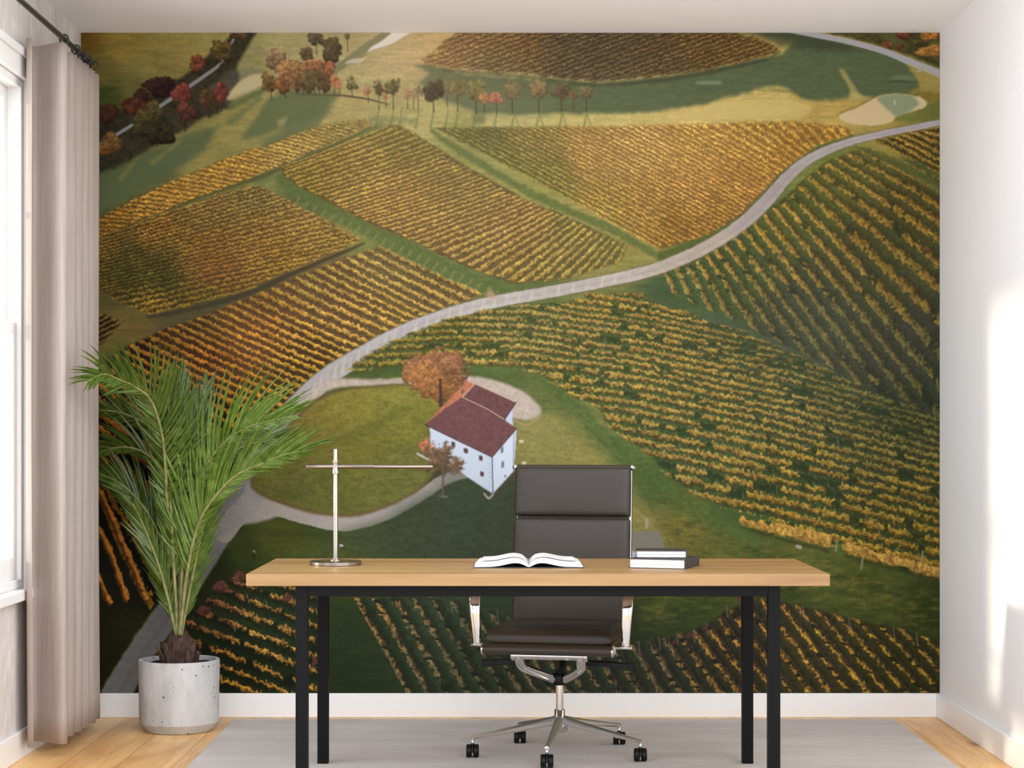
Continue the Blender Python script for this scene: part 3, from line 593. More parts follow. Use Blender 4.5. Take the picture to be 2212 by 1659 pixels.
    # shade of the house and the lower meadow
    comp(np.array((58, 68, 44), np.float32)*(1+.12*GRASS+.1*CLUMP)[..., None], pmask([(930, 1066), (1000, 1040), (1062, 1062), (1110, 1014), (1350, 1212), (640, 1212), (720, 1158), (840, 1120)], 5, 16)*.75)
    comp(np.array((84, 88, 28), np.float32)*(1+.2*CLUMP)[..., None], pmask([(600, 1212), (640, 1170), (760, 1176), (810, 1212)], 8, 14)*.5)
    # shed behind the stack of books
    comp((128, 122, 108), pmask([(1352, 1148), (1424, 1146), (1436, 1184), (1358, 1190)], .5, 1.2)); comp((172, 180, 190), pmask([(1352, 1186), (1376, 1192), (1376, 1204), (1350, 1204)], .5, 1.2))
    comp((160, 146, 124), smask([(1397, 1122), (1397, 1138)], [7, 8], 1.5, curved=False)); comp((170, 150, 112), smask([(1360, 1090), (1398, 1124), (1410, 1144)], [1.5]*3, 1.5)*.8)
    # --- farmhouse with its two trees
    crown(948, 803, 72, 62, (158, 106, 68), .6, 1.15, dens=.5, trunk=(4, 73), tcol=(74, 54, 40)); crown(922, 812, 36, 40, (170, 112, 60), .7, 1.1, dens=.6); crown(952, 840, 58, 30, (158, 104, 56), .6, 1.1, dens=.6)
    comp((74, 54, 40), smask([(951, 820), (953, 876)], [5, 8], 1.5, curved=False))
    comp((196, 206, 220), pmask([(928, 916), (1063, 983), (1065, 1067), (1009, 1030), (930, 962)], 0, 1))
    comp((206, 214, 228), pmask([(1063, 984), (1116, 926), (1110, 1018), (1065, 1067)], 0, 1))
    comp((190, 200, 216), pmask([(1086, 906), (1107, 874), (1108, 922), (1096, 930)], 0, 1))
    comp((74, 62, 52), pmask([(1040, 1056), (1064, 1068), (1112, 1016), (1112, 1028), (1066, 1078), (1052, 1078), (1036, 1064)], 1, 1.5)*.7)
    comp((176, 176, 172), smask([(1046, 1066), (1056, 1076), (1066, 1066)], [4, 5, 4], 1.5)*.8)
    roof = lambda c: np.array(c, np.float32)*(1+.13*LEAF+.05*CLUMP)[..., None]
    comp(roof((108, 70, 68)), pmask([(1025, 828), (1115, 869), (1090, 906), (1052, 884), (999, 858)], 0, 1))
    comp(roof((186, 112, 80)), pmask([(1009, 822), (1026, 828), (999, 859), (960, 890), (918, 917)], 0, 1))
    comp(roof((112, 72, 70)), pmask([(918, 917), (965, 880), (999, 858), (1052, 882), (1116, 925), (1063, 987)], 0, 1))
    for a in ([(1009, 823), (1026, 829), (1115, 869)], [(999, 858), (1052, 883), (1090, 906)], [(1026, 829), (999, 858)]): comp((214, 178, 148), smask(a, [1.8]*len(a), 1.2, curved=False)*.9)
    for a in ([(918, 917), (1063, 987)], [(1063, 987), (1116, 925)], [(1115, 869), (1090, 906)]): comp((66, 48, 52), smask(a, [2.2]*len(a), 1.2, curved=False)*.9)
    comp((96, 84, 72), smask([(998, 848), (999, 844)], [5, 4], 1.2, curved=False))
    comp((70, 80, 100), smask([(1063.5, 988), (1065, 1066)], [1.8, 1.8], 1.2, curved=False)); comp((90, 98, 116), smask([(1110, 935), (1109, 1016)], [1.4, 1.4], 1.2, curved=False)*.8)
    for x, y in ((979, 959), (1006.5, 973), (1039, 989), (1041, 1023)):
        comp((214, 220, 228), pmask([(x-6.5, y-9), (x+6.5, y-5), (x+6.5, y+10), (x-6.5, y+6)], 0, .8)); comp((78, 58, 60), pmask([(x-4.2, y-6), (x+4.2, y-3.5), (x+4.2, y+7), (x-4.2, y+4.5)], 0, .8))
    for x, y in ((1085, 971), (1086, 1003)): comp((96, 104, 124), pmask([(x-3.2, y-4), (x+2.4, y-8), (x+2.4, y+5), (x-3.2, y+9)], 0, .8))
    comp((80, 84, 100), pmask([(1088, 904), (1093, 898), (1093, 906), (1089, 910)], 0, .8)); comp((96, 100, 112), smask([(1091, 1027), (1092, 1030)], [3, 3], 1.2, curved=False))
    comp((120, 110, 108), pmask([(976, 985), (988, 985), (989, 1002), (976, 998)], 0, 1)*.8)
    for k in range(7):
        comp((170, 186, 206), smask([(1056, 990+k*10), (1060, 992+k*10)], [2.6, 2.6], 1.2, curved=False)*.8); comp((178, 192, 212), smask([(931, 926+k*8), (934, 927+k*8)], [2.2, 2.2], 1.2, curved=False)*.8)
    comp((190, 178, 164), smask([(902, 980), (925, 992)], [5, 6], 1.5, curved=False)*.9)
    crown(924, 968, 20, 22, (190, 112, 74), .7, 1.15, dens=.6, soft=5); crown(948, 985, 34, 34, (124, 94, 66), .6, 1.15, dens=.75, soft=7); crown(985, 1008, 26, 20, (128, 98, 70), .6, 1.1, dens=.85, soft=7); crown(945, 1010, 30, 18, (116, 88, 56), .6, 1.1, dens=.85, soft=7)
    for a in ([(956, 1070), (957, 1024), (948, 985), (938, 958)], [(957, 1030), (970, 1014), (990, 1000)], [(956, 1010), (966, 985), (972, 968)]): comp((96, 80, 72), smask(a, [5, 4, 2, 1][:len(a)], 1.5)*.9)
    comp((122, 112, 96), smask([(948, 1072), (966, 1073)], [3, 3], 2.5, 2)*.8)
    # --- near rows along the bottom edge
    A = [(761, 1286), (884, 1286), (975, 1290), (1075, 1320), (1180, 1370), (1290, 1396), (1380, 1384), (1460, 1368), (1530, 1344), (1575, 1310), (1640, 1288), (1735, 1306), (1830, 1330), (1935, 1352), (2034, 1384), (2100, 1400)]
    B = [(880, 1502), (1008, 1502), (1096, 1502), (1180, 1502), (1260, 1502), (1350, 1502), (1450, 1502), (1552, 1502), (1652, 1502), (1716, 1502), (1800, 1502), (1900, 1502), (1990, 1502), (2070, 1502), (2150, 1502), (2190, 1502)]
    R, U = ruled(A, B, [1, 4, 6.2, 8.6, 11, 13.4, 15.6, 18, 20.4, 22.2, 24.2, 26.6, 28.8, 31, 33, 34])
    R = np.where(R > 1.02, R, np.nan)
    gnear = field([(800, 1400, (44, 56, 32)), (950, 1350, (52, 66, 42)), (1200, 1450, (50, 60, 40)), (1450, 1440, (50, 54, 38)), (1600, 1380, (54, 50, 34)), (1750, 1420, (62, 58, 32)), (1950, 1440, (54, 52, 22))])
    vines(R, U, np.array((.92, .9, .95), np.float32)*field([(800, 1320, (176, 124, 58)), (900, 1400, (136, 108, 66)), (1000, 1400, (116, 100, 64)), (1200, 1450, (122, 100, 64)), (1400, 1440, (120, 100, 60)), (1540, 1400, (176, 124, 48)), (1640, 1380, (186, 124, 44)), (1750, 1420, (196, 138, 44)), (1950, 1440, (176, 130, 36))]), gnear, None, .30, .42, gaps=.24, seed=11, leaf=.36, edge=.03, side=(.7, .45), gshade=.8, gaplen=90, clump=.36)
    m = (~np.isnan(R)).astype(np.float32); t = np.where(np.isnan(R), 0, R)+.12*CLUMP; f = t-np.floor(t)
    comp(np.array((84, 64, 54), np.float32)*(1+.15*LEAF)[..., None], m*np.clip(1-np.abs(f-.36)/.13, 0, 1)*.6*np.clip((PXX-900)/500, .25, 1))
    for x, y in ((1075, 1318), (975, 1296), (1380, 1384), (1424, 1376), (1463, 1366), (1498, 1360), (1527, 1346), (1570, 1306), (1735, 1308), (1834, 1332), (1930, 1354), (1980, 1366)): comp((124, 112, 102), smask([(x-1, y), (x+2, y+26)], [2.6, 3], 1.5, curved=False)*.6)
    for x, y in ((1458, 1386), (1490, 1372), (1522, 1356), (1600, 1294)): crown(x, y, 9, 8, (104, 62, 52), .7, 1.0, dens=.9)
    A = [(540, 1232), (500, 1246), (474, 1262), (450, 1284), (426, 1312), (400, 1340), (404, 1382), (440, 1440), (440, 1480)]
    B = [(700, 1290), (700, 1318), (700, 1350), (700, 1380), (700, 1420), (700, 1452), (700, 1500), (700, 1555), (700, 1600)]
    R, U = ruled(A, B, [0, .9, 1.9, 2.9, 4, 5.1, 6.3, 8, 9])
    R = np.where(PXX < 690, R, np.nan)
    vines(R, U, field([(480, 1270, (130, 72, 44)), (560, 1290, (166, 110, 50)), (640, 1310, (160, 106, 48)), (450, 1330, (150, 88, 42)), (560, 1360, (196, 132, 56)), (640, 1420, (186, 122, 48)), (500, 1420, (176, 108, 34)), (520, 1480, (186, 118, 34))]), field([(480, 1280, (40, 46, 20)), (600, 1340, (38, 52, 24)), (500, 1440, (24, 34, 12)), (640, 1450, (32, 42, 18))]), None, .34, .5, gaps=.22, seed=12, leaf=.4, edge=.02, side=(.55, .35), gshade=.8, gaplen=130, clump=.3)
    for x, y, rx, ry in ((478, 1266, 18, 16), (518, 1246, 16, 14), (440, 1318, 16, 14), (620, 1290, 12, 12), (680, 1430, 8, 12)): crown(x, y, rx, ry, (104, 60, 44), .6, 1.2, dens=.6)
    for x, y in ((533, 1282), (574, 1296), (503, 1345)): comp((128, 112, 104), smask([(x, y), (x+5, y+18)], [2, 2.4], 1.5, curved=False)*.7)
    comp((150, 120, 100), smask([(549, 1190), (550, 1193)], [5, 5], 1.5, curved=False)); comp((40, 30, 18), smask([(549, 1194), (549, 1206)], [6, 4], 3, 2)*.7)
    comp((206, 206, 210), smask([(736, 1178), (739, 1178)], [5, 5], 1.2, curved=False)); comp((90, 84, 104), smask([(737.5, 1178), (738, 1178)], [2, 2], 1, curved=False))
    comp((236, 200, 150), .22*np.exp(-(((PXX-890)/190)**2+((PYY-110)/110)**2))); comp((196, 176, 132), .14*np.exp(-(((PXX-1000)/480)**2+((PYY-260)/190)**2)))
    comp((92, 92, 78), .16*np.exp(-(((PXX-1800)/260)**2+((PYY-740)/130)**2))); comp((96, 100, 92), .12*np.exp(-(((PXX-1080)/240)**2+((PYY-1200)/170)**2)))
    for s in (np.s_[1:-1, :], np.s_[:, 1:-1]):
        a, b = (CAN[:-2], CAN[2:]) if s[0] != slice(None) else (CAN[:, :-2], CAN[:, 2:])
        t = .7*CAN[s]+.15*(a+b); CAN[s] = t
    CAN[:] = CAN+.11*(CAN.mean(2, keepdims=True)-CAN)
    CAN[:] = np.clip(CAN, 3, 250)
    return CAN
# ---------------------------------------------------------------- materials of the room
XL, XR, YB, YF, ZC = -1.839, 1.825, 8.297, 5.4, 2.920
m_wall = mat('white_paint', (238, 236, 235), .75)
v = mapped(m_wall); bump(m_wall, noise_tex(m_wall, v, 220, 2), .04, .002)
m_ceil = mat('ceiling_paint', (247, 245, 244), .8)
v = mapped(m_ceil); bump(m_ceil, noise_tex(m_ceil, v, 160, 2), .03, .002)
m_plaster = mat('trowelled_plaster', (226, 220, 214), .7)
v = mapped(m_plaster, (1, 1, .45))
lk(m_plaster, mixc(m_plaster, ramp(m_plaster, noise_tex(m_plaster, v, 5.5, 6, .6, .4), [(.3, (205, 198, 192)), (.7, (232, 226, 221))]), ramp(m_plaster, noise_tex(m_plaster, v, 26, 4), [(.35, (236, 236, 236)), (.65, (255, 255, 255))])), bsdf(m_plaster).inputs['Base Color'])
bump(m_plaster, noise_tex(m_plaster, v, 9, 6), .1, .01)
m_trim = mat('white_gloss_trim', (240, 238, 235), .35)
m_oak = mat('oak_boards', (190, 150, 105), .38)
v = mapped(m_oak, (1, 1, 1), (0, 0, math.pi/2))
br = nd(m_oak, 'ShaderNodeTexBrick'); br.offset = .37; br.squash = 1
for k, val in (('Color1', lin((255, 214, 152))), ('Color2', lin((246, 198, 134))), ('Mortar', lin((150, 110, 74)))): br.inputs[k].default_value = val
for k, val in (('Scale', 1.), ('Mortar Size', .0014), ('Mortar Smooth', .3), ('Bias', 0.), ('Brick Width', 1.9), ('Row Height', .205)): br.inputs[k].default_value = val
lk(m_oak, v, br.inputs['Vector'])
vg = mapped(m_oak, (26, 1.6, 1))
g1 = ramp(m_oak, noise_tex(m_oak, vg, 1.6, 7, .62, 1.2), [(.28, (222, 208, 190)), (.5, (246, 240, 232)), (.75, (255, 255, 252))])
g2 = ramp(m_oak, noise_tex(m_oak, mapped(m_oak, (7, 1.3, 1)), 1.1, 3, .5, .8), [(.3, (228, 214, 198)), (.62, (255, 255, 255))])
kn = ramp(m_oak, noise_tex(m_oak, mapped(m_oak, (5, 2.2, 1)), 1.4, 2, .4, .2), [(.18, (120, 84, 56)), (.26, (255, 255, 255))])
lk(m_oak, mixc(m_oak, mixc(m_oak, mixc(m_oak, br.outputs['Color'], g1), g2), kn, .8), bsdf(m_oak).inputs['Base Color'])
bump(m_oak, noise_tex(m_oak, vg, 1.6, 5), .06, .002)

# ---------------------------------------------------------------- room shell
T = .16
bm = B(); box(bm, (XL-T, 3.6, -.12), (XR+T, YB+T, 0)); struct('floor', bm, m_oak, label='oak plank floor')
bm = B(); box(bm, (XL-T, 6.6, ZC), (XR+T, YB+T, ZC+.15)); struct('ceiling', bm, m_ceil, label='plain white ceiling')
bm = B(); box(bm, (XL-T, YB, 0), (XR+T, YB+T, ZC)); struct('wall_back', bm, m_wall, label='back wall under the printed mural')
bm = B(); box(bm, (XR, YF, 0), (XR+T, YB, ZC)); struct('wall_right', bm, m_wall, label='white wall on the right with patches of sun')
WY0, WY1, WZ0, WZ1 = 5.93, 7.315, .635, 2.535
bm = B()
for lo, hi in (((XL-T, YF, 0), (XL, WY0, ZC)), ((XL-T, WY1, 0), (XL, YB, ZC)), ((XL-T, WY0, 0), (XL, WY1, WZ0)), ((XL-T, WY0, WZ1), (XL, WY1, ZC))): box(bm, lo, hi)
struct('wall_left', bm, m_plaster, label='plastered wall on the left with the window')
BH, BT = .103, .016
bm = B(); box(bm, (XL+BT, YB-BT, 0), (XR-BT, YB, BH)); struct('baseboard_back', bm, m_trim, bevel=.003, label='white baseboard under the mural')
bm = B(); box(bm, (XR-BT, YF, 0), (XR, YB, BH)); struct('baseboard_right', bm, m_trim, bevel=.003, label='white baseboard on the right wall')
bm = B(); box(bm, (XL, YF, 0), (XL+BT, YB, BH)); struct('baseboard_left', bm, m_trim, bevel=.003, label='white baseboard under the window')

# window in the left wall: frame, two sashes, sill
win = bpy.data.objects.new('window_1', None); COL.objects.link(win); win.location = (XL, (WY0+WY1)/2, WZ0); win['kind'] = 'structure'; win['label'] = 'white sash window beside the curtain'
def wbox(bm, y0, y1, z0, z1, x0, x1):
    box(bm, (x0, y0-win.location.y, z0-WZ0), (x1, y1-win.location.y, z1-WZ0)); return bm
bm = B(); q = .075
for a in ((WY0-q, WY0, WZ0-.02, WZ1+q), (WY1, WY1+q, WZ0-.02, WZ1+q), (WY0, WY1, WZ1, WZ1+q)): wbox(bm, *a, 0, .022)
for a in ((WY0-q-.015, WY1+q+.015, WZ1+q, WZ1+q+.03),): wbox(bm, *a, 0, .034)
obj('casing', bm, m_trim, win, bevel=.004)
bm = B()
for a in ((WY0, WY0+.03, WZ0, WZ1), (WY1-.03, WY1, WZ0, WZ1), (WY0+.03, WY1-.03, WZ1-.03, WZ1), (WY0+.03, WY1-.03, WZ0, WZ0+.03)): wbox(bm, *a, -T, -.0)
obj('jamb', bm, m_trim, win, bevel=.002)
bm = B(); wbox(bm, WY0-q-.02, WY1+q-.005, WZ0-.045, WZ0-.005, -.02, .036); obj('window_sill', bm, m_trim, win, bevel=.005)
ZM = 1.60
m_glass = bpy.data.materials.new('window_glass'); m_glass.use_nodes = True
nt = m_glass.node_tree; nt.nodes.clear()
tr, gl, fr, mx, out = (nt.nodes.new(t) for t in ('ShaderNodeBsdfTransparent', 'ShaderNodeBsdfGlossy', 'ShaderNodeFresnel', 'ShaderNodeMixShader', 'ShaderNodeOutputMaterial'))
tr.inputs[0].default_value = (.97, .985, .98, 1); gl.inputs['Roughness'].default_value = .02; pass
mx.inputs[0].default_value = .05; nt.nodes.remove(fr); nt.links.new(tr.outputs[0], mx.inputs[1]); nt.links.new(gl.outputs[0], mx.inputs[2]); nt.links.new(mx.outputs[0], out.inputs[0])
for nm, z0, z1, x0, x1, bot, topr in (('sash', ZM-.02, WZ1-.03, -.085, -.05, .045, .05), ('sash', WZ0+.03, ZM+.025, -.05, -.015, .085, .045)):
    bm = B(); y0, y1 = WY0+.03, WY1-.03; w = .055
    for a in ((y0, y0+w, z0, z1), (y1-w, y1, z0, z1), (y0+w, y1-w, z0, z0+bot), (y0+w, y1-w, z1-topr, z1)): wbox(bm, *a, x0, x1)
    s = obj(nm, bm, m_trim, win, bevel=.004)
    bm = B(); wbox(bm, y0+w-.005, y1-w+.005, z0+bot-.005, z1-topr+.005, (x0+x1)/2-.002, (x0+x1)/2+.002); obj('pane', bm, m_glass, s)
    bm = B(); ym = (y0+y1)/2; zm = (z0+bot+z1-topr)/2
    wbox(bm, ym-.011, ym+.011, z0+bot, z1-topr, x0+.006, x1-.006)
    if nm == 'sash' and z0 > 1.2: wbox(bm, y0+w, y1-w, zm-.011, zm+.011, x0+.006, x1-.006)
    obj('muntin', bm, m_trim, s, bevel=.002)
# ---------------------------------------------------------------- the mural, a sheet of printed paper on the back wall
paint()
lc = CAN/255.; lc = np.where(lc <= .04045, lc/12.92, ((lc+.055)/1.055)**2.4)
lc = np.clip(lc*PRINT_GAIN, 0, .9)
nv = NX*NY
co = np.zeros((nv, 3), np.float32)
ii, jj = np.meshgrid(np.arange(NX), np.arange(NY))
co[:, 0] = (XL+.001+(XR-XL-.002)*ii/(NX-1)).ravel(); co[:, 1] = YB-.004
co[:, 2] = (ZC-.001-(ZC-BH-.001)*jj/(NY-1)).ravel()
a = (jj[:-1, :-1]*NX+ii[:-1, :-1]).ravel()
quads = np.stack([a, a+NX, a+NX+1, a+1], 1).astype(np.int32)
me = bpy.data.meshes.new('wall_mural')
me.vertices.add(nv); me.vertices.foreach_set('co', co.ravel())
me.loops.add(quads.size); me.loops.foreach_set('vertex_index', quads.ravel())
me.polygons.add(len(quads)); me.polygons.foreach_set('loop_start', np.arange(0, quads.size, 4, dtype=np.int32))
me.update(calc_edges=True)
at = me.color_attributes.new('ink', 'FLOAT_COLOR', 'POINT')
rgba = np.ones((nv, 4), np.float32); rgba[:, :3] = lc.reshape(-1, 3)
at.data.foreach_set('color', rgba.ravel())
m_print = mat('printed_paper', (120, 110, 60), .7, spec=.08)
an = nd(m_print, 'ShaderNodeVertexColor', layer_name='ink'); lk(m_print, an.outputs['Color'], bsdf(m_print).inputs['Base Color'])
me.materials.append(m_print)
mural = bpy.data.objects.new('wall_mural', me); COL.objects.link(mural)
tag(mural, 'printed mural of autumn vineyards, winding lane and white farmhouse covering the back wall', 'mural')
del co, ii, jj, a, quads, rgba, lc

# ---------------------------------------------------------------- materials of the things
m_wood = mat('light_oak_top', (206, 168, 118), .42)
v = mapped(m_wood, (.9, 16, 16))
w1 = ramp(m_wood, noise_tex(m_wood, v, 1.5, 7, .6, .6), [(.3, (148, 113, 70)), (.5, (163, 128, 83)), (.72, (173, 140, 96))])
w2 = ramp(m_wood, noise_tex(m_wood, mapped(m_wood, (.35, 5, 5)), 1.6, 2, .5), [(.35, (226, 216, 204)), (.65, (255, 255, 255))])
lk(m_wood, mixc(m_wood, w1, w2), bsdf(m_wood).inputs['Base Color']); bump(m_wood, noise_tex(m_wood, v, 1.5, 6), .04, .001)
m_steel = mat('black_powder_coat', (12, 11, 11), .5, spec=.12); v = mapped(m_steel); bump(m_steel, noise_tex(m_steel, v, 900, 1), .12, .001)
m_chrome = mat('chrome', (212, 209, 206), .07, 1.0)
m_alu = mat('polished_aluminium', (232, 229, 225), .36, 1.0)
m_brushed = mat('brushed_nickel', (160, 152, 142), .22, 1.0)
m_dark = mat('dark_nickel', (138, 126, 115), .16, 1.0)
m_leather = mat('brown_leather', (54, 45, 37), .42, spec=.36)
v = mapped(m_leather); bump(m_leather, noise_tex(m_leather, v, 420, 3), .08, .001)
m_black = mat('black_plastic', (9, 9, 9), .5, spec=.25)
m_rug = mat('grey_woven_rug', (168, 161, 155), .95, spec=.1)
v = mapped(m_rug)
r1 = ramp(m_rug, noise_tex(m_rug, v, 420, 2, .7), [(.32, (180, 172, 166)), (.55, (222, 215, 210)), (.75, (244, 238, 233))])
r2 = ramp(m_rug, noise_tex(m_rug, mapped(m_rug, (1, 3, 1)), 2.2, 3), [(.35, (238, 236, 234)), (.7, (255, 255, 255))])
lk(m_rug, mixc(m_rug, r1, r2), bsdf(m_rug).inputs['Base Color']); bump(m_rug, noise_tex(m_rug, v, 420, 2, .7), .5, .004)
m_pages = mat('white_pages', (206, 204, 201), .8)
m_cover = mat('dark_book_cover', (44, 40, 38), .5)
m_cloth = mat('taupe_curtain_cloth', (172, 157, 145), .85, spec=.15)
v = mapped(m_cloth, (1, 1, .05)); lk(m_cloth, ramp(m_cloth, noise_tex(m_cloth, v, 60, 3), [(.3, (176, 161, 150)), (.7, (190, 177, 166))]), bsdf(m_cloth).inputs['Base Color'])
nt = m_cloth.node_tree; tl = nt.nodes.new('ShaderNodeBsdfTranslucent'); tl.inputs[0].default_value = lin((214, 190, 166)); ms = nt.nodes.new('ShaderNodeMixShader'); ms.inputs[0].default_value = .22
nt.links.new(bsdf(m_cloth).outputs[0], ms.inputs[1]); nt.links.new(tl.outputs[0], ms.inputs[2]); nt.links.new(ms.outputs[0], nt.nodes['Material Output'].inputs[0])
m_rod = mat('black_rod', (40, 37, 36), .4)
m_conc = mat('pale_concrete', (205, 200, 196), .85, spec=.2)
v = mapped(m_conc)
c1 = ramp(m_conc, noise_tex(m_conc, mapped(m_conc, (1, 1, .4)), 9, 7, .65), [(.3, (158, 154, 151)), (.5, (188, 185, 182)), (.7, (205, 202, 199))])
vo = nd(m_conc, 'ShaderNodeTexVoronoi'); vo.inputs['Scale'].default_value = 42; lk(m_conc, v, vo.inputs['Vector'])
ad = nd(m_conc, 'ShaderNodeMath', operation='ADD'); lk(m_conc, vo.outputs['Distance'], ad.inputs[0])
mu = nd(m_conc, 'ShaderNodeMath', operation='MULTIPLY'); lk(m_conc, noise_tex(m_conc, v, 14, 2), mu.inputs[0]); mu.inputs[1].default_value = .55; lk(m_conc, mu.outputs[0], ad.inputs[1])
lk(m_conc, mixc(m_conc, c1, ramp(m_conc, ad.outputs[0], [(.355, (88, 82, 80)), (.39, (255, 255, 255))])), bsdf(m_conc).inputs['Base Color'])
bump(m_conc, ramp(m_conc, ad.outputs[0], [(.34, (0, 0, 0)), (.40, (255, 255, 255))]), .5, .004)
m_soil = mat('dark_soil', (40, 32, 28), .95); v = mapped(m_soil); bump(m_soil, noise_tex(m_soil, v, 120, 3), .8, .02)
m_bark = mat('fibrous_brown_bark', (74, 56, 47), .85, spec=.2); v = mapped(m_bark, (1, 1, .25))
lk(m_bark, ramp(m_bark, noise_tex(m_bark, v, 60, 5), [(.3, (42, 31, 27)), (.6, (84, 64, 54)), (.8, (118, 98, 84))]), bsdf(m_bark).inputs['Base Color']); bump(m_bark, noise_tex(m_bark, v, 60, 5), .5, .01)
m_leaf = mat('palm_green', (70, 104, 42), .38, spec=.5); v = mapped(m_leaf)
oi = nd(m_leaf, 'ShaderNodeObjectInfo')
lk(m_leaf, mixc(m_leaf, ramp(m_leaf, noise_tex(m_leaf, v, 26, 4, .7), [(.3, (72, 97, 26)), (.55, (108, 134, 42)), (.78, (152, 170, 90))]), oi.outputs['Color']), bsdf(m_leaf).inputs['Base Color'])
m_stalk = mat('palm_stalk', (128, 122, 66), .5); v = mapped(m_stalk)
lk(m_stalk, ramp(m_stalk, noise_tex(m_stalk, v, 30, 3), [(.3, (96, 104, 50)), (.7, (156, 146, 96))]), bsdf(m_stalk).inputs['Base Color'])

# ---------------------------------------------------------------- rug
RT = .007
bm = B(); box(bm, (-1.174, 4.9, .0004), (1.612, 8.203, RT)); tag(obj('rug', bm, m_rug, bevel=.003), 'large grey woven rug on the oak floor under the desk', 'rug')

# ---------------------------------------------------------------- desk
DX0, DX1, DY0, DY1, DZ0, DZ1 = -.866, 1.035, 6.328, 7.119, .7125, .752
ox, oy = (DX0+DX1)/2, (DY0+DY1)/2
desk = thing('desk', 'long desk with light oak top on a black square-tube steel frame', 'desk', (ox, oy, RT))
bm = B(); box(bm, (DX0-ox, DY0-oy, DZ0-RT), (DX1-ox, DY1-oy, DZ1-RT)); obj('desktop', bm, m_wood, desk, bevel=.0022)
LX0, LX1, LY0, LY1, LW = -.709, .879, 6.366, 7.119, .040
for x in (LX0, LX1-LW):
    for y in (LY0, LY1-LW):
        bm = B(); box(bm, (x-ox, y-oy, 0), (x+LW-ox, y+LW-oy, DZ0-RT)); obj('leg', bm, m_steel, desk, bevel=.0022)
for y in (LY0, LY1-LW):
    bm = B(); box(bm, (LX0+LW-ox, y-oy, DZ0-.0365-RT), (LX1-LW-ox, y+LW-oy, DZ0-RT)); obj('apron_rail', bm, m_steel, desk, bevel=.0022)
for x in (LX0, LX1-LW):
    bm = B(); box(bm, (x-ox, LY0+LW-oy, DZ0-.0365-RT), (x+LW-ox, LY1-LW-oy, DZ0-RT)); obj('side_rail', bm, m_steel, desk, bevel=.0022)

# ---------------------------------------------------------------- desk lamp
lx, ly = (725-HX)*6.772/FPX, 6.772
lamp = thing('desk_lamp', 'brushed metal desk lamp with round base and a long crossbar', 'lamp', (lx, ly, DZ1))
bm = B(); lathe(bm, [(0, 0), (.088, 0), (.091, .002), (.091, .0125), (.0885, .0145), (0, .0145)], n=64); obj('base', bm, m_brushed, lamp, smooth=True).modifiers.new('edge', 'EDGE_SPLIT').split_angle = math.radians(40)
bm = B(); lathe(bm, [(0, .0145), (.0195, .0145), (.0195, .019), (.012, .0205), (.012, .024), (0, .024)], n=32); obj('flange', bm, m_brushed, lamp, smooth=True).modifiers.new('edge', 'EDGE_SPLIT').split_angle = math.radians(40)
bm = B(); lathe(bm, [(0, .024), (.0082, .024), (.0082, .4025), (.0075, .4035), (0, .4035)], n=32); obj('pole', bm, m_brushed, lamp, smooth=True).modifiers.new('edge', 'EDGE_SPLIT').split_angle = math.radians(40)
bm = B(); lathe(bm, [(.0084, .318), (.0118, .318), (.0118, .330), (.0098, .336), (.0098, .352), (.0118, .357), (.0118, .3625), (.0084, .3625)], n=32); obj('collar', bm, m_brushed, lamp, smooth=True).modifiers.new('edge', 'EDGE_SPLIT').split_angle = math.radians(40)
zb = 1.0945-DZ1
bm = B(); lathe(bm, [(0, -.102), (.0066, -.102), (.0078, -.1005), (.0078, .1295), (.0070, .1300), (.0070, .1325), (0, .1325)], (0, 0, zb), 28, 'X')
arm = obj('arm', bm, m_dark, lamp, smooth=True); arm.modifiers.new('edge', 'EDGE_SPLIT').split_angle = math.radians(40)
bm = B(); lathe(bm, [(0, .1325), (.0074, .1325), (.0074, .332), (.0066, .3335), (.0066, .338), (0, .338)], (0, 0, zb-.001), 28, 'X')
obj('light_bar', bm, m_dark, lamp, smooth=True).modifiers.new('edge', 'EDGE_SPLIT').split_angle = math.radians(40)

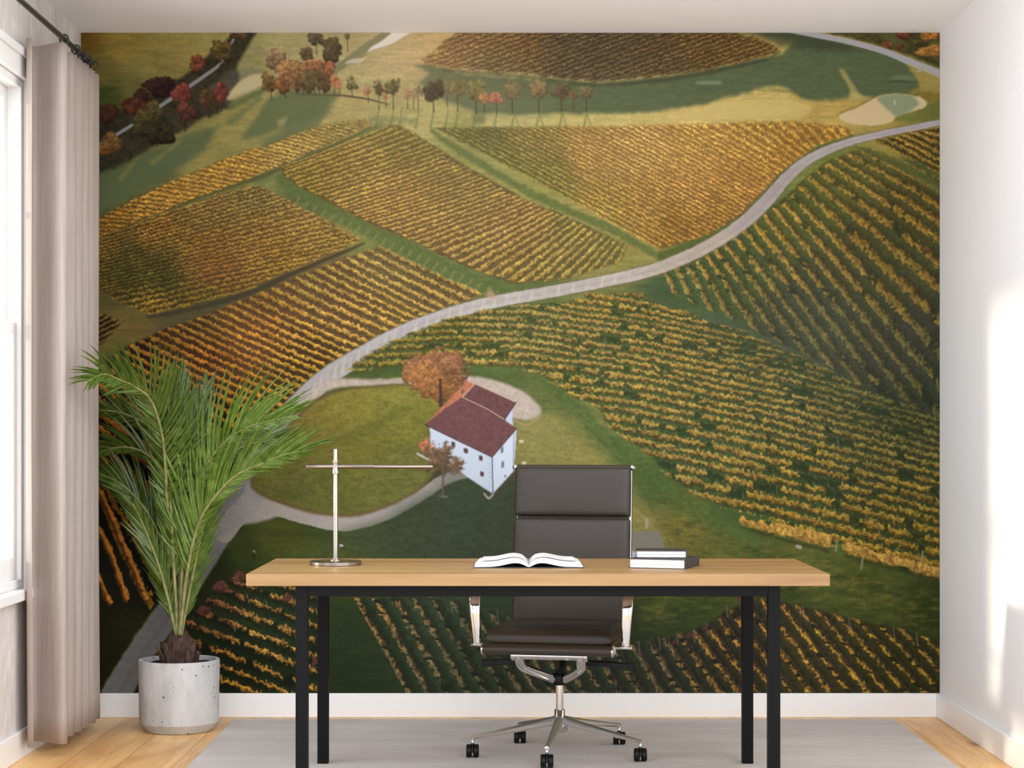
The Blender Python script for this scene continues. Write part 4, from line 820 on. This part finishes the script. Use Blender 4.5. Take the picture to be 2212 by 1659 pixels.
# ---------------------------------------------------------------- open book
bkx, bky = (1142-HX)*6.66/FPX, 6.60
book = thing('open_book', 'open book with white curved pages lying face up near the middle of the desk', 'book', (bkx, bky, DZ1))
bm = B()
for s in (-1, 1):
    v = [bm.verts.new((s*x, y, z)) for y in (0, .235) for x, z in ((.004, .0006), (.188, .0006), (.188, .003), (.004, .003))]
    for f in ((0, 1, 2, 3), (4, 7, 6, 5), (0, 4, 5, 1), (1, 5, 6, 2), (2, 6, 7, 3), (3, 7, 4, 0)): bm.faces.new([v[i] for i in f])
box(bm, (-.0039, 0, .0006), (.0039, .235, .0022))
obj('cover', bm, m_cover, book, bevel=.0006)
for s in (-1, 1):
    top = [(.000, .008), (.006, .017), (.018, .028), (.034, .034), (.052, .0355), (.074, .0325), (.100, .027), (.126, .0235), (.150, .0225), (.164, .0215), (.172, .0185)]
    low = [(.000, .0035), (.008, .006), (.020, .012), (.036, .0165), (.055, .0165), (.076, .0125), (.100, .0075), (.126, .0045), (.150, .0038), (.172, .0034), (.186, .0034)]
    ct, cl_ = curve3([Vector((a, 0, b)) for a, b in top], 4), curve3([Vector((a, 0, b)) for a, b in low], 4)
    bm = B(); rows = []
    for y in (.006, .229):
        rows.append(([bm.verts.new((s*p.x, y, p.z)) for p in ct], [bm.verts.new((s*p.x, y, p.z)) for p in cl_]))
    (t0, l0), (t1, l1) = rows; n = len(t0)
    for i in range(n-1):
        bm.faces.new((t0[i], t0[i+1], t1[i+1], t1[i])); bm.faces.new((l0[i], l1[i], l1[i+1], l0[i+1]))
        bm.faces.new((t0[i], l0[i], l0[i+1], t0[i+1])); bm.faces.new((t1[i], t1[i+1], l1[i+1], l1[i]))
    bm.faces.new((t0[-1], l0[-1], l1[-1], t1[-1])); bm.faces.new((t0[0], t1[0], l1[0], l0[0]))
    pg = obj('page_block', bm, m_pages, book)
    # the loose upper leaves, a thin sheet set a hair above the block
    bm = B(); up = curve3([Vector((a, 0, b)) for a, b in ((.003, .0135), (.010, .0225), (.022, .032), (.036, .0365), (.054, .0378), (.076, .0348), (.100, .0295), (.124, .0262), (.146, .0252), (.158, .0248))], 4)
    for th in (0,):
        g = [[bm.verts.new((s*p.x, y, p.z+o)) for p in up] for y, o in ((.008, 0), (.227, 0), (.227, .0009), (.008, .0009))]
        for i in range(len(up)-1):
            for k in range(4): bm.faces.new((g[k][i], g[k][i+1], g[(k+1) % 4][i+1], g[(k+1) % 4][i]))
        bm.faces.new([g[k][0] for k in range(4)]); bm.faces.new([g[k][-1] for k in range(4)])
    obj('leaf', bm, m_pages, pg)

# ---------------------------------------------------------------- two closed books in a stack
def closed_book(name, label, loc, rz, w, d, h, spine=1):
    t = thing(name, label, 'book', loc, rz, 'stacked books on the desk'); c = .0028
    bm = B(); box(bm, (-w, 0, 0), (0, d, c)); box(bm, (-w, 0, h-c), (0, d, h)); box(bm, (0, 0, 0), (.004, d, h)); obj('cover', bm, m_cover, t, bevel=.0009)
    bm = B(); box(bm, (-w+.004, .003, c), (0, d-.003, h-c)); obj('page_block', bm, m_pages, t)
    bm = B(); box(bm, (-w+.0035, .0022, h*.42), (-.001, .003, h*.42+.0006)); obj('ribbon', bm, m_cloth, t)
    return t
rz = -math.atan2(.064, .185)
closed_book('hardcover_book', 'larger dark hardcover book at the bottom of the stack, white page edges facing out', ((1478-HX)*6.545/FPX, 6.545, DZ1), rz, .193, .2, .0335)
closed_book('hardcover_book', 'smaller dark hardcover book lying on top of the larger one', ((1482-HX)*6.60/FPX, 6.607, DZ1+.0337), -.07, .170, .135, .0262)

# ---------------------------------------------------------------- office chair
CX, CY, CR = .1786, 7.284, -.21
chair = thing('office_chair', 'brown leather swivel office chair with chrome frame behind the desk', 'chair', (CX, CY, RT), CR)
def es(o): o.modifiers.new('edge', 'EDGE_SPLIT').split_angle = math.radians(45); return o
def yb(z): return float(np.interp(z, [.40, .46, .52, .62, .80, 1.08], [.185, .205, .222, .243, .262, .300]))
def back_fn(zc):
    def fn(x, y, k):
        z = zc+y; dy = (yb(z+.01)-yb(z-.01))/.02; n = Vector((0, -1, dy)).normalized()
        return Vector((x*(1-.05*max(0, .75-z)), yb(z)-.016, z))+n*k
    return fn
bm = B(); prof = [(-.242, .412), (-.10, .436), (.06, .434), (.15, .428), (.19, .44)]+[(yb(z), z) for z in np.linspace(.47, 1.07, 16)]
for off in (0, .006): pass
g = []
for (y, z) in prof: g.append([bm.verts.new((x, y+o, z-o)) for x, o in ((-.219, 0), (.219, 0), (.219, .007), (-.219, .007))])
for a, b in zip(g[:-1], g[1:]):
    for k in range(4): bm.faces.new((a[k], a[(k+1) % 4], b[(k+1) % 4], b[k]))
bm.faces.new(g[0]); bm.faces.new(g[-1]); obj('sling', bm, m_leather, chair, smooth=False)
for zc, h in ((.977, .188), (.762, .222), (.556, .17)):
    bm = B(); pad(bm, .456, h, .042, back_fn(zc), p=14, q=3, puff=.008); obj('backrest_cushion', bm, m_leather, chair, smooth=True)
def seat_fn(x, y, k): return Vector((x, y-.02, .463+.004*math.cos(y*8)-.028*max(0, (-y-.12)/.1)**2*.4+k))
bm = B(); pad(bm, .462, .42, .052, seat_fn, p=16, q=4, puff=.004); obj('seat_cushion', bm, m_leather, chair, smooth=True)
bm = B(); tube(bm, [(-.236, -.243, .418), (.236, -.243, .418)], .0205, 20); es(obj('front_roll', bm, m_leather, chair, smooth=True))
bm = B(); tube(bm, [(-.222, yb(1.07)-.004, 1.071), (.222, yb(1.07)-.004, 1.071)], .010, 14); es(obj('top_roll', bm, m_leather, chair, smooth=True))
for s in (-1, 1):
    rx_ = -.217 if s < 0 else .2265
    path = curve3([(rx_, -.243, .418), (rx_, -.10, .437), (rx_, .06, .435), (rx_, .17, .43), (rx_, .222, .47), (rx_, yb(.56)+.014, .56), (rx_, yb(.7)+.014, .7), (rx_, yb(.9)+.014, .9), (rx_, yb(1.07)+.004, 1.074)], 6)
    bm = B(); tube(bm, path, 1., 12, flat=(.0045, .012), up=Vector((1, 0, 0)).cross(Vector((0, 1, 0)))); es(obj('side_rail', bm, m_chrome, chair, smooth=True))
    for (y, z, r) in ((-.243, .418, .0215), (yb(1.07)-.004, 1.071, .0135)):
        bm = B(); lathe(bm, [(0, -.005), (r*.8, -.005), (r, -.002), (r, .004), (r*.6, .0065), (r*.3, .012), (0, .012)] if s > 0 else [(0, -.012), (r*.3, -.012), (r*.6, -.0065), (r, -.004), (r, .002), (r*.8, .005), (0, .005)], (s*(.239 if z < .5 else .230), y, z), 20, 'X'); es(obj('end_cap', bm, m_chrome, chair, smooth=True))
    ap = curve3([(s*.276, -.175, .43), (s*.280, -.182, .50), (s*.284, -.184, .57), (s*.284, -.165, .622), (s*.284, -.11, .640), (s*.284, .03, .640), (s*.279, .14, .637), (s*.262, .215, .632), (s*.236, .250, .628)], 7)
    bm = B(); rr = [.75+.35*min(1, i/14) for i in range(len(ap))]
    rings = []
    for i, p in enumerate(ap):
        t = (ap[min(i+1, len(ap)-1)]-ap[max(i-1, 0)]).normalized(); u = Vector((1, 0, 0)); n = u.cross(t).normalized(); ring = []
        for k in range(16):
            a = 2*math.pi*k/16; c, d = math.cos(a), math.sin(a); c = math.copysign(abs(c)**.5, c); d = math.copysign(abs(d)**.7, d)
            ring.append(bm.verts.new(p+u*c*.0185*rr[i]+n*d*.0075))
        rings.append(ring)
    for a, b in zip(rings[:-1], rings[1:]):
        for k in range(16): bm.faces.new((a[k], a[(k+1) % 16], b[(k+1) % 16], b[k]))
    bm.faces.new(rings[0]); bm.faces.new(rings[-1]); arm = es(obj('armrest', bm, m_chrome, chair, smooth=True))
    bm = B(); tube(bm, [(s*.228, -.175, .425), (s*.300, -.175, .425)], .0065, 12); obj('arm_bracket', bm, m_chrome, arm, smooth=True)
    bm = B(); tube(bm, [(s*.216, .250, .628), (s*.240, .250, .628)], .0075, 12); obj('arm_bracket', bm, m_chrome, arm, smooth=True)
    # yoke arm from the cross bar down to the column head
    yp = curve3([(s*.116, -.20, .388), (s*.112, -.178, .358), (s*.102, -.145, .338), (s*.060, -.075, .310), (s*.016, -.010, .282)], 6)
    bm = B(); tube(bm, yp, [.017]*len(yp), 16); es(obj('yoke_arm', bm, m_chrome, chair, smooth=True))
    bm = B(); lathe(bm, [(0, -.008), (.019, -.008), (.021, -.005), (.021, .005), (.019, .008), (0, .008)], (s*.134, -.20, .393), 24, 'X'); es(obj('yoke_cap', bm, m_chrome, chair, smooth=True))
    bm = B()
    q = [(.105, .352, .010), (.20, .350, .010), (.235, .346, .012), (.285, .342, .0135)]
    pr = [[bm.verts.new((s*x, y, z+o)) for y, o in ((-.075, -h), (-.045, -h), (-.045, h), (-.075, h))] for x, z, h in q]
    for a, b in zip(pr[:-1], pr[1:]):
        for k in range(4): bm.faces.new((a[k], a[(k+1) % 4], b[(k+1) % 4], b[k]))
    bm.faces.new(pr[0]); bm.faces.new(pr[-1]); obj('lever', bm, m_black, chair, bevel=.003)
bm = B(); tube(bm, [(-.126, -.20, .393), (.126, -.20, .393)], .0165, 24); es(obj('cross_bar', bm, m_chrome, chair, smooth=True))
bm = B(); box(bm, (-.10, -.21, .405), (.10, .12, .419)); obj('seat_plate', bm, m_black, chair, bevel=.004)
bm = B(); tube(bm, [(0, 0, .295), (0, .10, .36), (0, .13, .41)], .018, 16); obj('back_strut', bm, m_black, chair, smooth=True)
bm = B(); lathe(bm, [(0, .262), (.026, .262), (.0315, .268), (.0315, .298), (.026, .305), (0, .305)], n=32); es(obj('column_head', bm, m_black, chair, smooth=True))
bm = B(); lathe(bm, [(0, .16), (.0145, .16), (.0145, .262), (0, .262)], n=32); es(obj('gas_column', bm, m_chrome, chair, smooth=True))
bm = B(); lathe(bm, [(0, .085), (.026, .085), (.031, .095), (.031, .118), (.024, .134), (.0195, .140), (.0195, .168), (.0175, .170), (0, .170)], n=40); es(obj('base_hub', bm, m_chrome, chair, smooth=True))
for wx, wy in ((-.325, -.064), (.292, -.154), (-.053, -.291), (-.1475, .272), (.2365, .238)):
    c, s = math.cos(-CR), math.sin(-CR); x, y = wx*c-wy*s, wx*s+wy*c
    L = math.hypot(x, y); ux, uy = x/L, y/L
    bm = B(); n = 12; rings = []
    for k in range(n+1):
        f = k/n; rd = .018+(L+.006-.018)*f; zc = .126-.053*f**.9; hh = .0205*(1-f)+.0072*f; hw = .021*(1-f)+.0088*f; ring = []
        for q in range(14):
            a = 2*math.pi*q/14; cc, dd = math.cos(a), math.sin(a)
            dd2 = dd if dd > 0 else dd*.8
            ring.append(bm.verts.new((ux*rd-uy*cc*hw*(1-.35*max(dd, 0)), uy*rd+ux*cc*hw*(1-.35*max(dd, 0)), zc+dd2*hh)))
        rings.append(ring)
    for a, b in zip(rings[:-1], rings[1:]):
        for q in range(14): bm.faces.new((a[q], a[(q+1) % 14], b[(q+1) % 14], b[q]))
    bm.faces.new(rings[0]); bm.faces.new(rings[-1]); es(obj('base_leg', bm, m_alu, chair, smooth=True))
    ca = bpy.data.objects.new('caster', None); COL.objects.link(ca); ca.parent = chair; ca.location = (x, y, 0); ca.rotation_euler = (0, 0, -CR+.05*wx)
    bm = B(); tube(bm, [(0, 0, .040), (0, 0, .072)], .0062, 14); obj('stem', bm, m_chrome, ca, smooth=True)
    bm = B(); pr = [(0, .024+.0275*math.sin(a), .0275*math.cos(a)) for a in np.linspace(-.1, math.pi+.1, 13)]
    v0 = [bm.verts.new((-.0035, p[2], p[1])) for p in pr]; v1 = [bm.verts.new((.0035, p[2], p[1])) for p in pr]
    bm.faces.new(v0); bm.faces.new(v1[::-1])
    for i in range(len(v0)): bm.faces.new((v0[i], v1[i], v1[(i+1) % 13], v0[(i+1) % 13]))
    obj('hood', bm, m_black, ca)
    for s in (-1, 1):
        bm = B(); lathe(bm, [(0, -.010), (.0205, -.010), (.0245, -.007), (.0245, .007), (.0205, .010), (0, .010)], (s*.0132, 0, .0245), 28, 'X'); es(obj('wheel', bm, m_black, ca, smooth=True))

# ---------------------------------------------------------------- curtain and its rod
RX, RZ = -1.674, 2.684
rod = thing('curtain_rod', 'black metal curtain rod mounted above the window', 'curtain rod', (RX, 7.0, RZ))
bm = B(); tube(bm, [(0, 5.5-7, 0), (0, 7.70-7, 0)], .0105, 18); es(obj('rod', bm, m_rod, rod, smooth=True))
bm = B(); lathe(bm, [(0, 0), (.014, 0), (.016, .004), (.016, .018), (.012, .024), (0, .026)], (0, 0, 0), 20, 'X')
bmesh.ops.rotate(bm, verts=bm.verts[:], matrix=Matrix.Rotation(math.pi/2, 3, 'Z')); bmesh.ops.translate(bm, verts=bm.verts[:], vec=(0, .70, 0)); es(obj('finial', bm, m_rod, rod, smooth=True))
for y in (5.62-7, 7.69-7):
    bm = B(); tube(bm, [(XL-RX+.0, y, .0), (-.0, y, 0)], .006, 12); lathe(bm, [(0, 0), (.022, 0), (.022, .006), (0, .006)], (XL-RX, y, 0), 20, 'X'); obj('bracket', bm, m_rod, rod, smooth=False)
crest = [(-1.672, 7.262), (-1.684, 7.46), (-1.681, 7.565), (-1.678, 7.665), (-1.680, 7.785), (-1.686, 7.895)]
plan = [(-1.77, 7.17), (-1.797, 7.198), (-1.80, 7.33)]
for k, (cx, cy) in enumerate(crest):
    nxt = crest[k+1][1] if k+1 < len(crest) else cy+.09
    plan += [(cx-.028, cy-.022) if k else (-1.70, 7.262), (cx, cy), (cx-.006, cy+.03), (-1.79, (cy+nxt)/2-.01), (-1.80, (cy+nxt)/2+.025)]
pl = curve3([Vector((a, b, 0)) for a, b in plan[:-1]], 7)
CZ0, CZ1 = .05, 2.670
curt = thing('curtain', 'floor-length taupe curtain gathered in deep folds beside the window', 'curtain', (-1.74, 7.55, CZ0))
bm = B(); rows = []; nz = 24
rnd = random.Random(3)
ph = [rnd.uniform(0, 6) for _ in pl]
for k in range(nz+1):
    f = k/nz; row = []
    for i, p in enumerate(pl):
        w = .004*math.sin(f*5+p.y*9)*(1-f)
        zz = CZ0+(CZ1-CZ0)*f
        row.append(bm.verts.new((p.x+w+1.74, p.y+w*.5-7.55, zz-CZ0)))
    rows.append(row)
for a, b in zip(rows[:-1], rows[1:]):
    for i in range(len(pl)-1): bm.faces.new((a[i], a[i+1], b[i+1], b[i]))
cf = obj('cloth', bm, m_cloth, curt, smooth=True); so = cf.modifiers.new('thick', 'SOLIDIFY'); so.thickness = .0022; so.offset = 0
for k in range(5):
    y = crest[k][1]+.004
    bm = B(); ring = [(.0165*math.cos(a), .0165*math.sin(a)) for a in np.linspace(0, 2*math.pi, 25)]
    tube(bm, [(RX+1.74+p[0], y-7.55, RZ-CZ0+p[1]) for p in ring], .0035, 8, caps=False, up=Vector((0, 1, 0))); obj('ring', bm, m_rod, curt, smooth=True)

# ---------------------------------------------------------------- potted palm
PX_, PY_ = (387-HX)*7.93/FPX, 7.93
palm = thing('potted_palm', 'tall potted palm with feathery green fronds in a round pale concrete pot', 'plant', (PX_, PY_, 0))
bm = B(); lathe(bm, [(0, .0), (.128, .0), (.135, .003), (.1595, .037), (.1645, .284), (.1625, .290), (.150, .290), (.148, .284), (.147, .255), (0, .255)], n=96)
pot = obj('pot', bm, m_conc, palm, smooth=True); pot.modifiers.new('edge', 'EDGE_SPLIT').split_angle = math.radians(24)
bm = B(); n = 40; rr = random.Random(8); prev = None; cv = bm.verts.new((0, 0, .276))
for r in (.03, .06, .09, .12, .1468):
    ring = [bm.verts.new((r*math.cos(2*math.pi*k/n), r*math.sin(2*math.pi*k/n), .270+rr.uniform(-.004, .005))) for k in range(n)]
    for k in range(n):
        if prev: bm.faces.new((prev[k], ring[k], ring[(k+1) % n], prev[(k+1) % n]))
        else: bm.faces.new((cv, ring[k], ring[(k+1) % n]))
    prev = ring
obj('soil', bm, m_soil, palm, smooth=True)
# trunk: a stub wrapped in broken leaf bases
bm = B(); lathe(bm, [(.070, .262), (.072, .30), (.062, .34), (.048, .38), (.030, .40), (0, .405)], n=28); tr_ = obj('trunk', bm, m_bark, palm, smooth=True)
rr = random.Random(4)
for k in range(34):
    lv = k // 9; a = 2*math.pi*(k % 9)/9+lv*.36+rr.uniform(-.1, .1); r0 = .073-.010*lv; z0 = .262+.030*lv
    h = rr.uniform(.055, .085); wd = .026; out = rr.uniform(.004, .02)
    bm = B(); q = []
    for f, ww in ((0, 1.), (.35, .95), (.65, .62), (.85, .35), (1, .06)):
        for sgn in (-1, 0, 1):
            aa = a+sgn*ww*wd/r0*.9; rad = r0+(.006 if sgn == 0 else 0)+out*f*f-.03*f*(lv > 1)
            q.append((Vector((rad*math.cos(aa), rad*math.sin(aa), z0+h*f)), Vector((math.cos(a), math.sin(a), 0))))
    fv = [bm.verts.new(p) for p, n_ in q]; bv = [bm.verts.new(p-n_*.006) for p, n_ in q]
    for i in range(4):
        for s in (0, 1):
            x = i*3+s; bm.faces.new((fv[x], fv[x+1], fv[x+4], fv[x+3])); bm.faces.new((bv[x], bv[x+3], bv[x+4], bv[x+1]))
        for e in (0, 2):
            x = i*3+e; bm.faces.new((fv[x], fv[x+3], bv[x+3], bv[x]))
    obj('leaf_base', bm, m_bark, tr_, smooth=False)
# fronds: (points of the rib, depth at foot and tip, leaflet length left and right of the rib, spread, first leaflet, droop)
FR = [
 ([(383, 1372), (372, 1200), (361, 1080), (356, 989), (347, 924), (325, 863), (289, 834), (262, 822), (226, 808), (192, 822)], 7.93, 7.30, 70, 150, 46, .30, .05),
 ([(389, 1372), (396, 1200), (415, 1090), (445, 1007), (481, 960), (524, 928), (578, 910), (636, 898)], 7.90, 7.66, 162, 40, 46, .24, .04),
 ([(388, 1372), (404, 1240), (426, 1140), (456, 1084), (506, 1030), (560, 1004), (615, 982), (672, 972)], 7.88, 7.56, 150, 52, 36, .22, .04),
 ([(381, 1372), (370, 1180), (361, 1085), (341, 1010), (311, 978), (273, 966), (236, 970), (204, 984)], 7.96, 8.10, 40, 130, 42, .25, .1),
 ([(380, 1372), (366, 1248), (345, 1160), (312, 1098), (275, 1056), (240, 1034), (206, 1020)], 7.96, 8.08, 96, 116, 36, .16, .08),
 ([(385, 1372), (387, 1200), (390, 1080), (392, 980), (392, 890), (388, 815)], 7.95, 8.05, 110, 110, 24, .2, 0),
 ([(382, 1372), (366, 1150), (352, 1005), (334, 938), (300, 908), (254, 890), (204, 886)], 7.98, 8.14, 46, 110, 44, .4, .05),
 ([(387, 1372), (398, 1180), (410, 1060), (420, 960), (432, 885), (446, 836)], 7.97, 8.10, 110, 96, 28, .2, 0),
 ([(381, 1372), (362, 1290), (344, 1225), (324, 1170), (304, 1122), (286, 1086)], 7.90, 7.80, 84, 60, 30, .1, .03),
 ([(391, 1372), (407, 1290), (421, 1220), (436, 1150), (450, 1090), (462, 1040)], 7.90, 7.80, 60, 84, 30, .1, .03),
 ([(384, 1372), (377, 1250), (371, 1130), (366, 1010), (364, 900), (372, 830)], 7.90, 7.80, 110, 110, 26, .22, 0),
 ([(388, 1372), (400, 1240), (420, 1120), (448, 1040), (492, 985), (545, 958), (600, 948)], 7.97, 8.06, 130, 50, 42, .3, .04),
]
rl = random.Random(21)
base = Vector((PX_, PY_, 0))
TONE = (.52, .80, .74, .38, .40, .42, .36, .40, .44, .52, .46, .56)
for (pts, d0, d1, la, lb, spread, first, droop), tone in zip(FR, TONE):
    m = len(pts)
    rib = curve3([P(x, y, d0+(d1-d0)*(i/(m-1))**1.5)-base for i, (x, y) in enumerate(pts)], 14)
    cum = [0.]
    for a, b in zip(rib[:-1], rib[1:]): cum.append(cum[-1]+(b-a).length)
    tot = cum[-1]
    def at(s):
        x = s*tot; i = max(0, min(len(cum)-2, next((k for k, c in enumerate(cum) if c >= x), len(cum)-1)-1))
        f = (x-cum[i])/(cum[i+1]-cum[i]+1e-9); return rib[i].lerp(rib[i+1], f), (rib[min(i+2, len(rib)-1)]-rib[max(i-1, 0)]).normalized()
    bm = B(); nl = int(tot*(1-first)/.0145)
    for k in range(nl):
        s = first+(1-first)*(k+.5)/nl; p, t = at(s); f = (s-first)/(1-first)
        env = (.42+.58*min(1, f/.3))*(1-.62*max(0, (f-.55)/.45)**1.4)
        for side, lg in ((-1, la), (1, lb)):
            if lg == 0: continue
            L = lg*7.9/FPX*env*rl.uniform(.86, 1.12)
            inpl = Vector((t.z*side, 0, -t.x*side)).normalized()            # across the rib
            dep = Vector((0, rl.uniform(-.45, .25), 0))
            ang = math.radians(spread*(1-.45*f)*rl.uniform(.85, 1.2))
            d = (t*math.cos(ang)+(inpl+dep*.7).normalized()*math.sin(ang)).normalized()
            fold = d.cross(Vector((0, 1, .25))).normalized(); up = fold.cross(d).normalized()
            roll = rl.uniform(-.75, .75); fold = (fold*math.cos(roll)+up*math.sin(roll)).normalized()
            nn = d.cross(fold).normalized(); wd = .0058*rl.uniform(.85, 1.2)*(.75+.25*min(1, L/.2))
            rows = []; bv_ = t*rl.uniform(.22, .46)+Vector((0, 0, -1))*(droop+rl.uniform(.02, .16))
            for _ in range(14):                                                  # leaflets stop short of the curtain and the walls
                tip = base+p+(d+bv_)*L; md = base+p+(d*.5+bv_*.25)*L
                if all((q_.y < 8.27 and q_.x > -1.80) and (q_.y > 8.0 or q_.x > -1.652) for q_ in (tip, md)): break
                L *= .86
            if L < .012: continue
            bend = bv_*L
            for q in range(7):
                u = q/6; c = p+d*L*u+bend*u*u; wv = wd*(.45+1.9*u if u < .3 else 1.02)*(1-max(0, (u-.3)/.7)**1.7)+.0002
                rows.append((bm.verts.new(c-fold*wv), bm.verts.new(c+nn*wv*.38), bm.verts.new(c+fold*wv)))
            for a, b in zip(rows[:-1], rows[1:]):
                bm.faces.new((a[0], a[1], b[1], b[0])); bm.faces.new((a[1], a[2], b[2], b[1]))
    me = bpy.data.meshes.new('frond'); bm.to_mesh(me); bm.free(); me.materials.append(m_leaf)
    for pg in me.polygons: pg.use_smooth = True
    fo = bpy.data.objects.new('frond', me); COL.objects.link(fo); fo.parent = palm; fo.color = (tone*.98, tone, tone*.92, 1)
    bm = B(); tube(bm, rib, [.0078*(1-.85*i/(len(rib)-1))+.0008 for i in range(len(rib))], 8); obj('stalk', bm, m_stalk, fo, smooth=True)
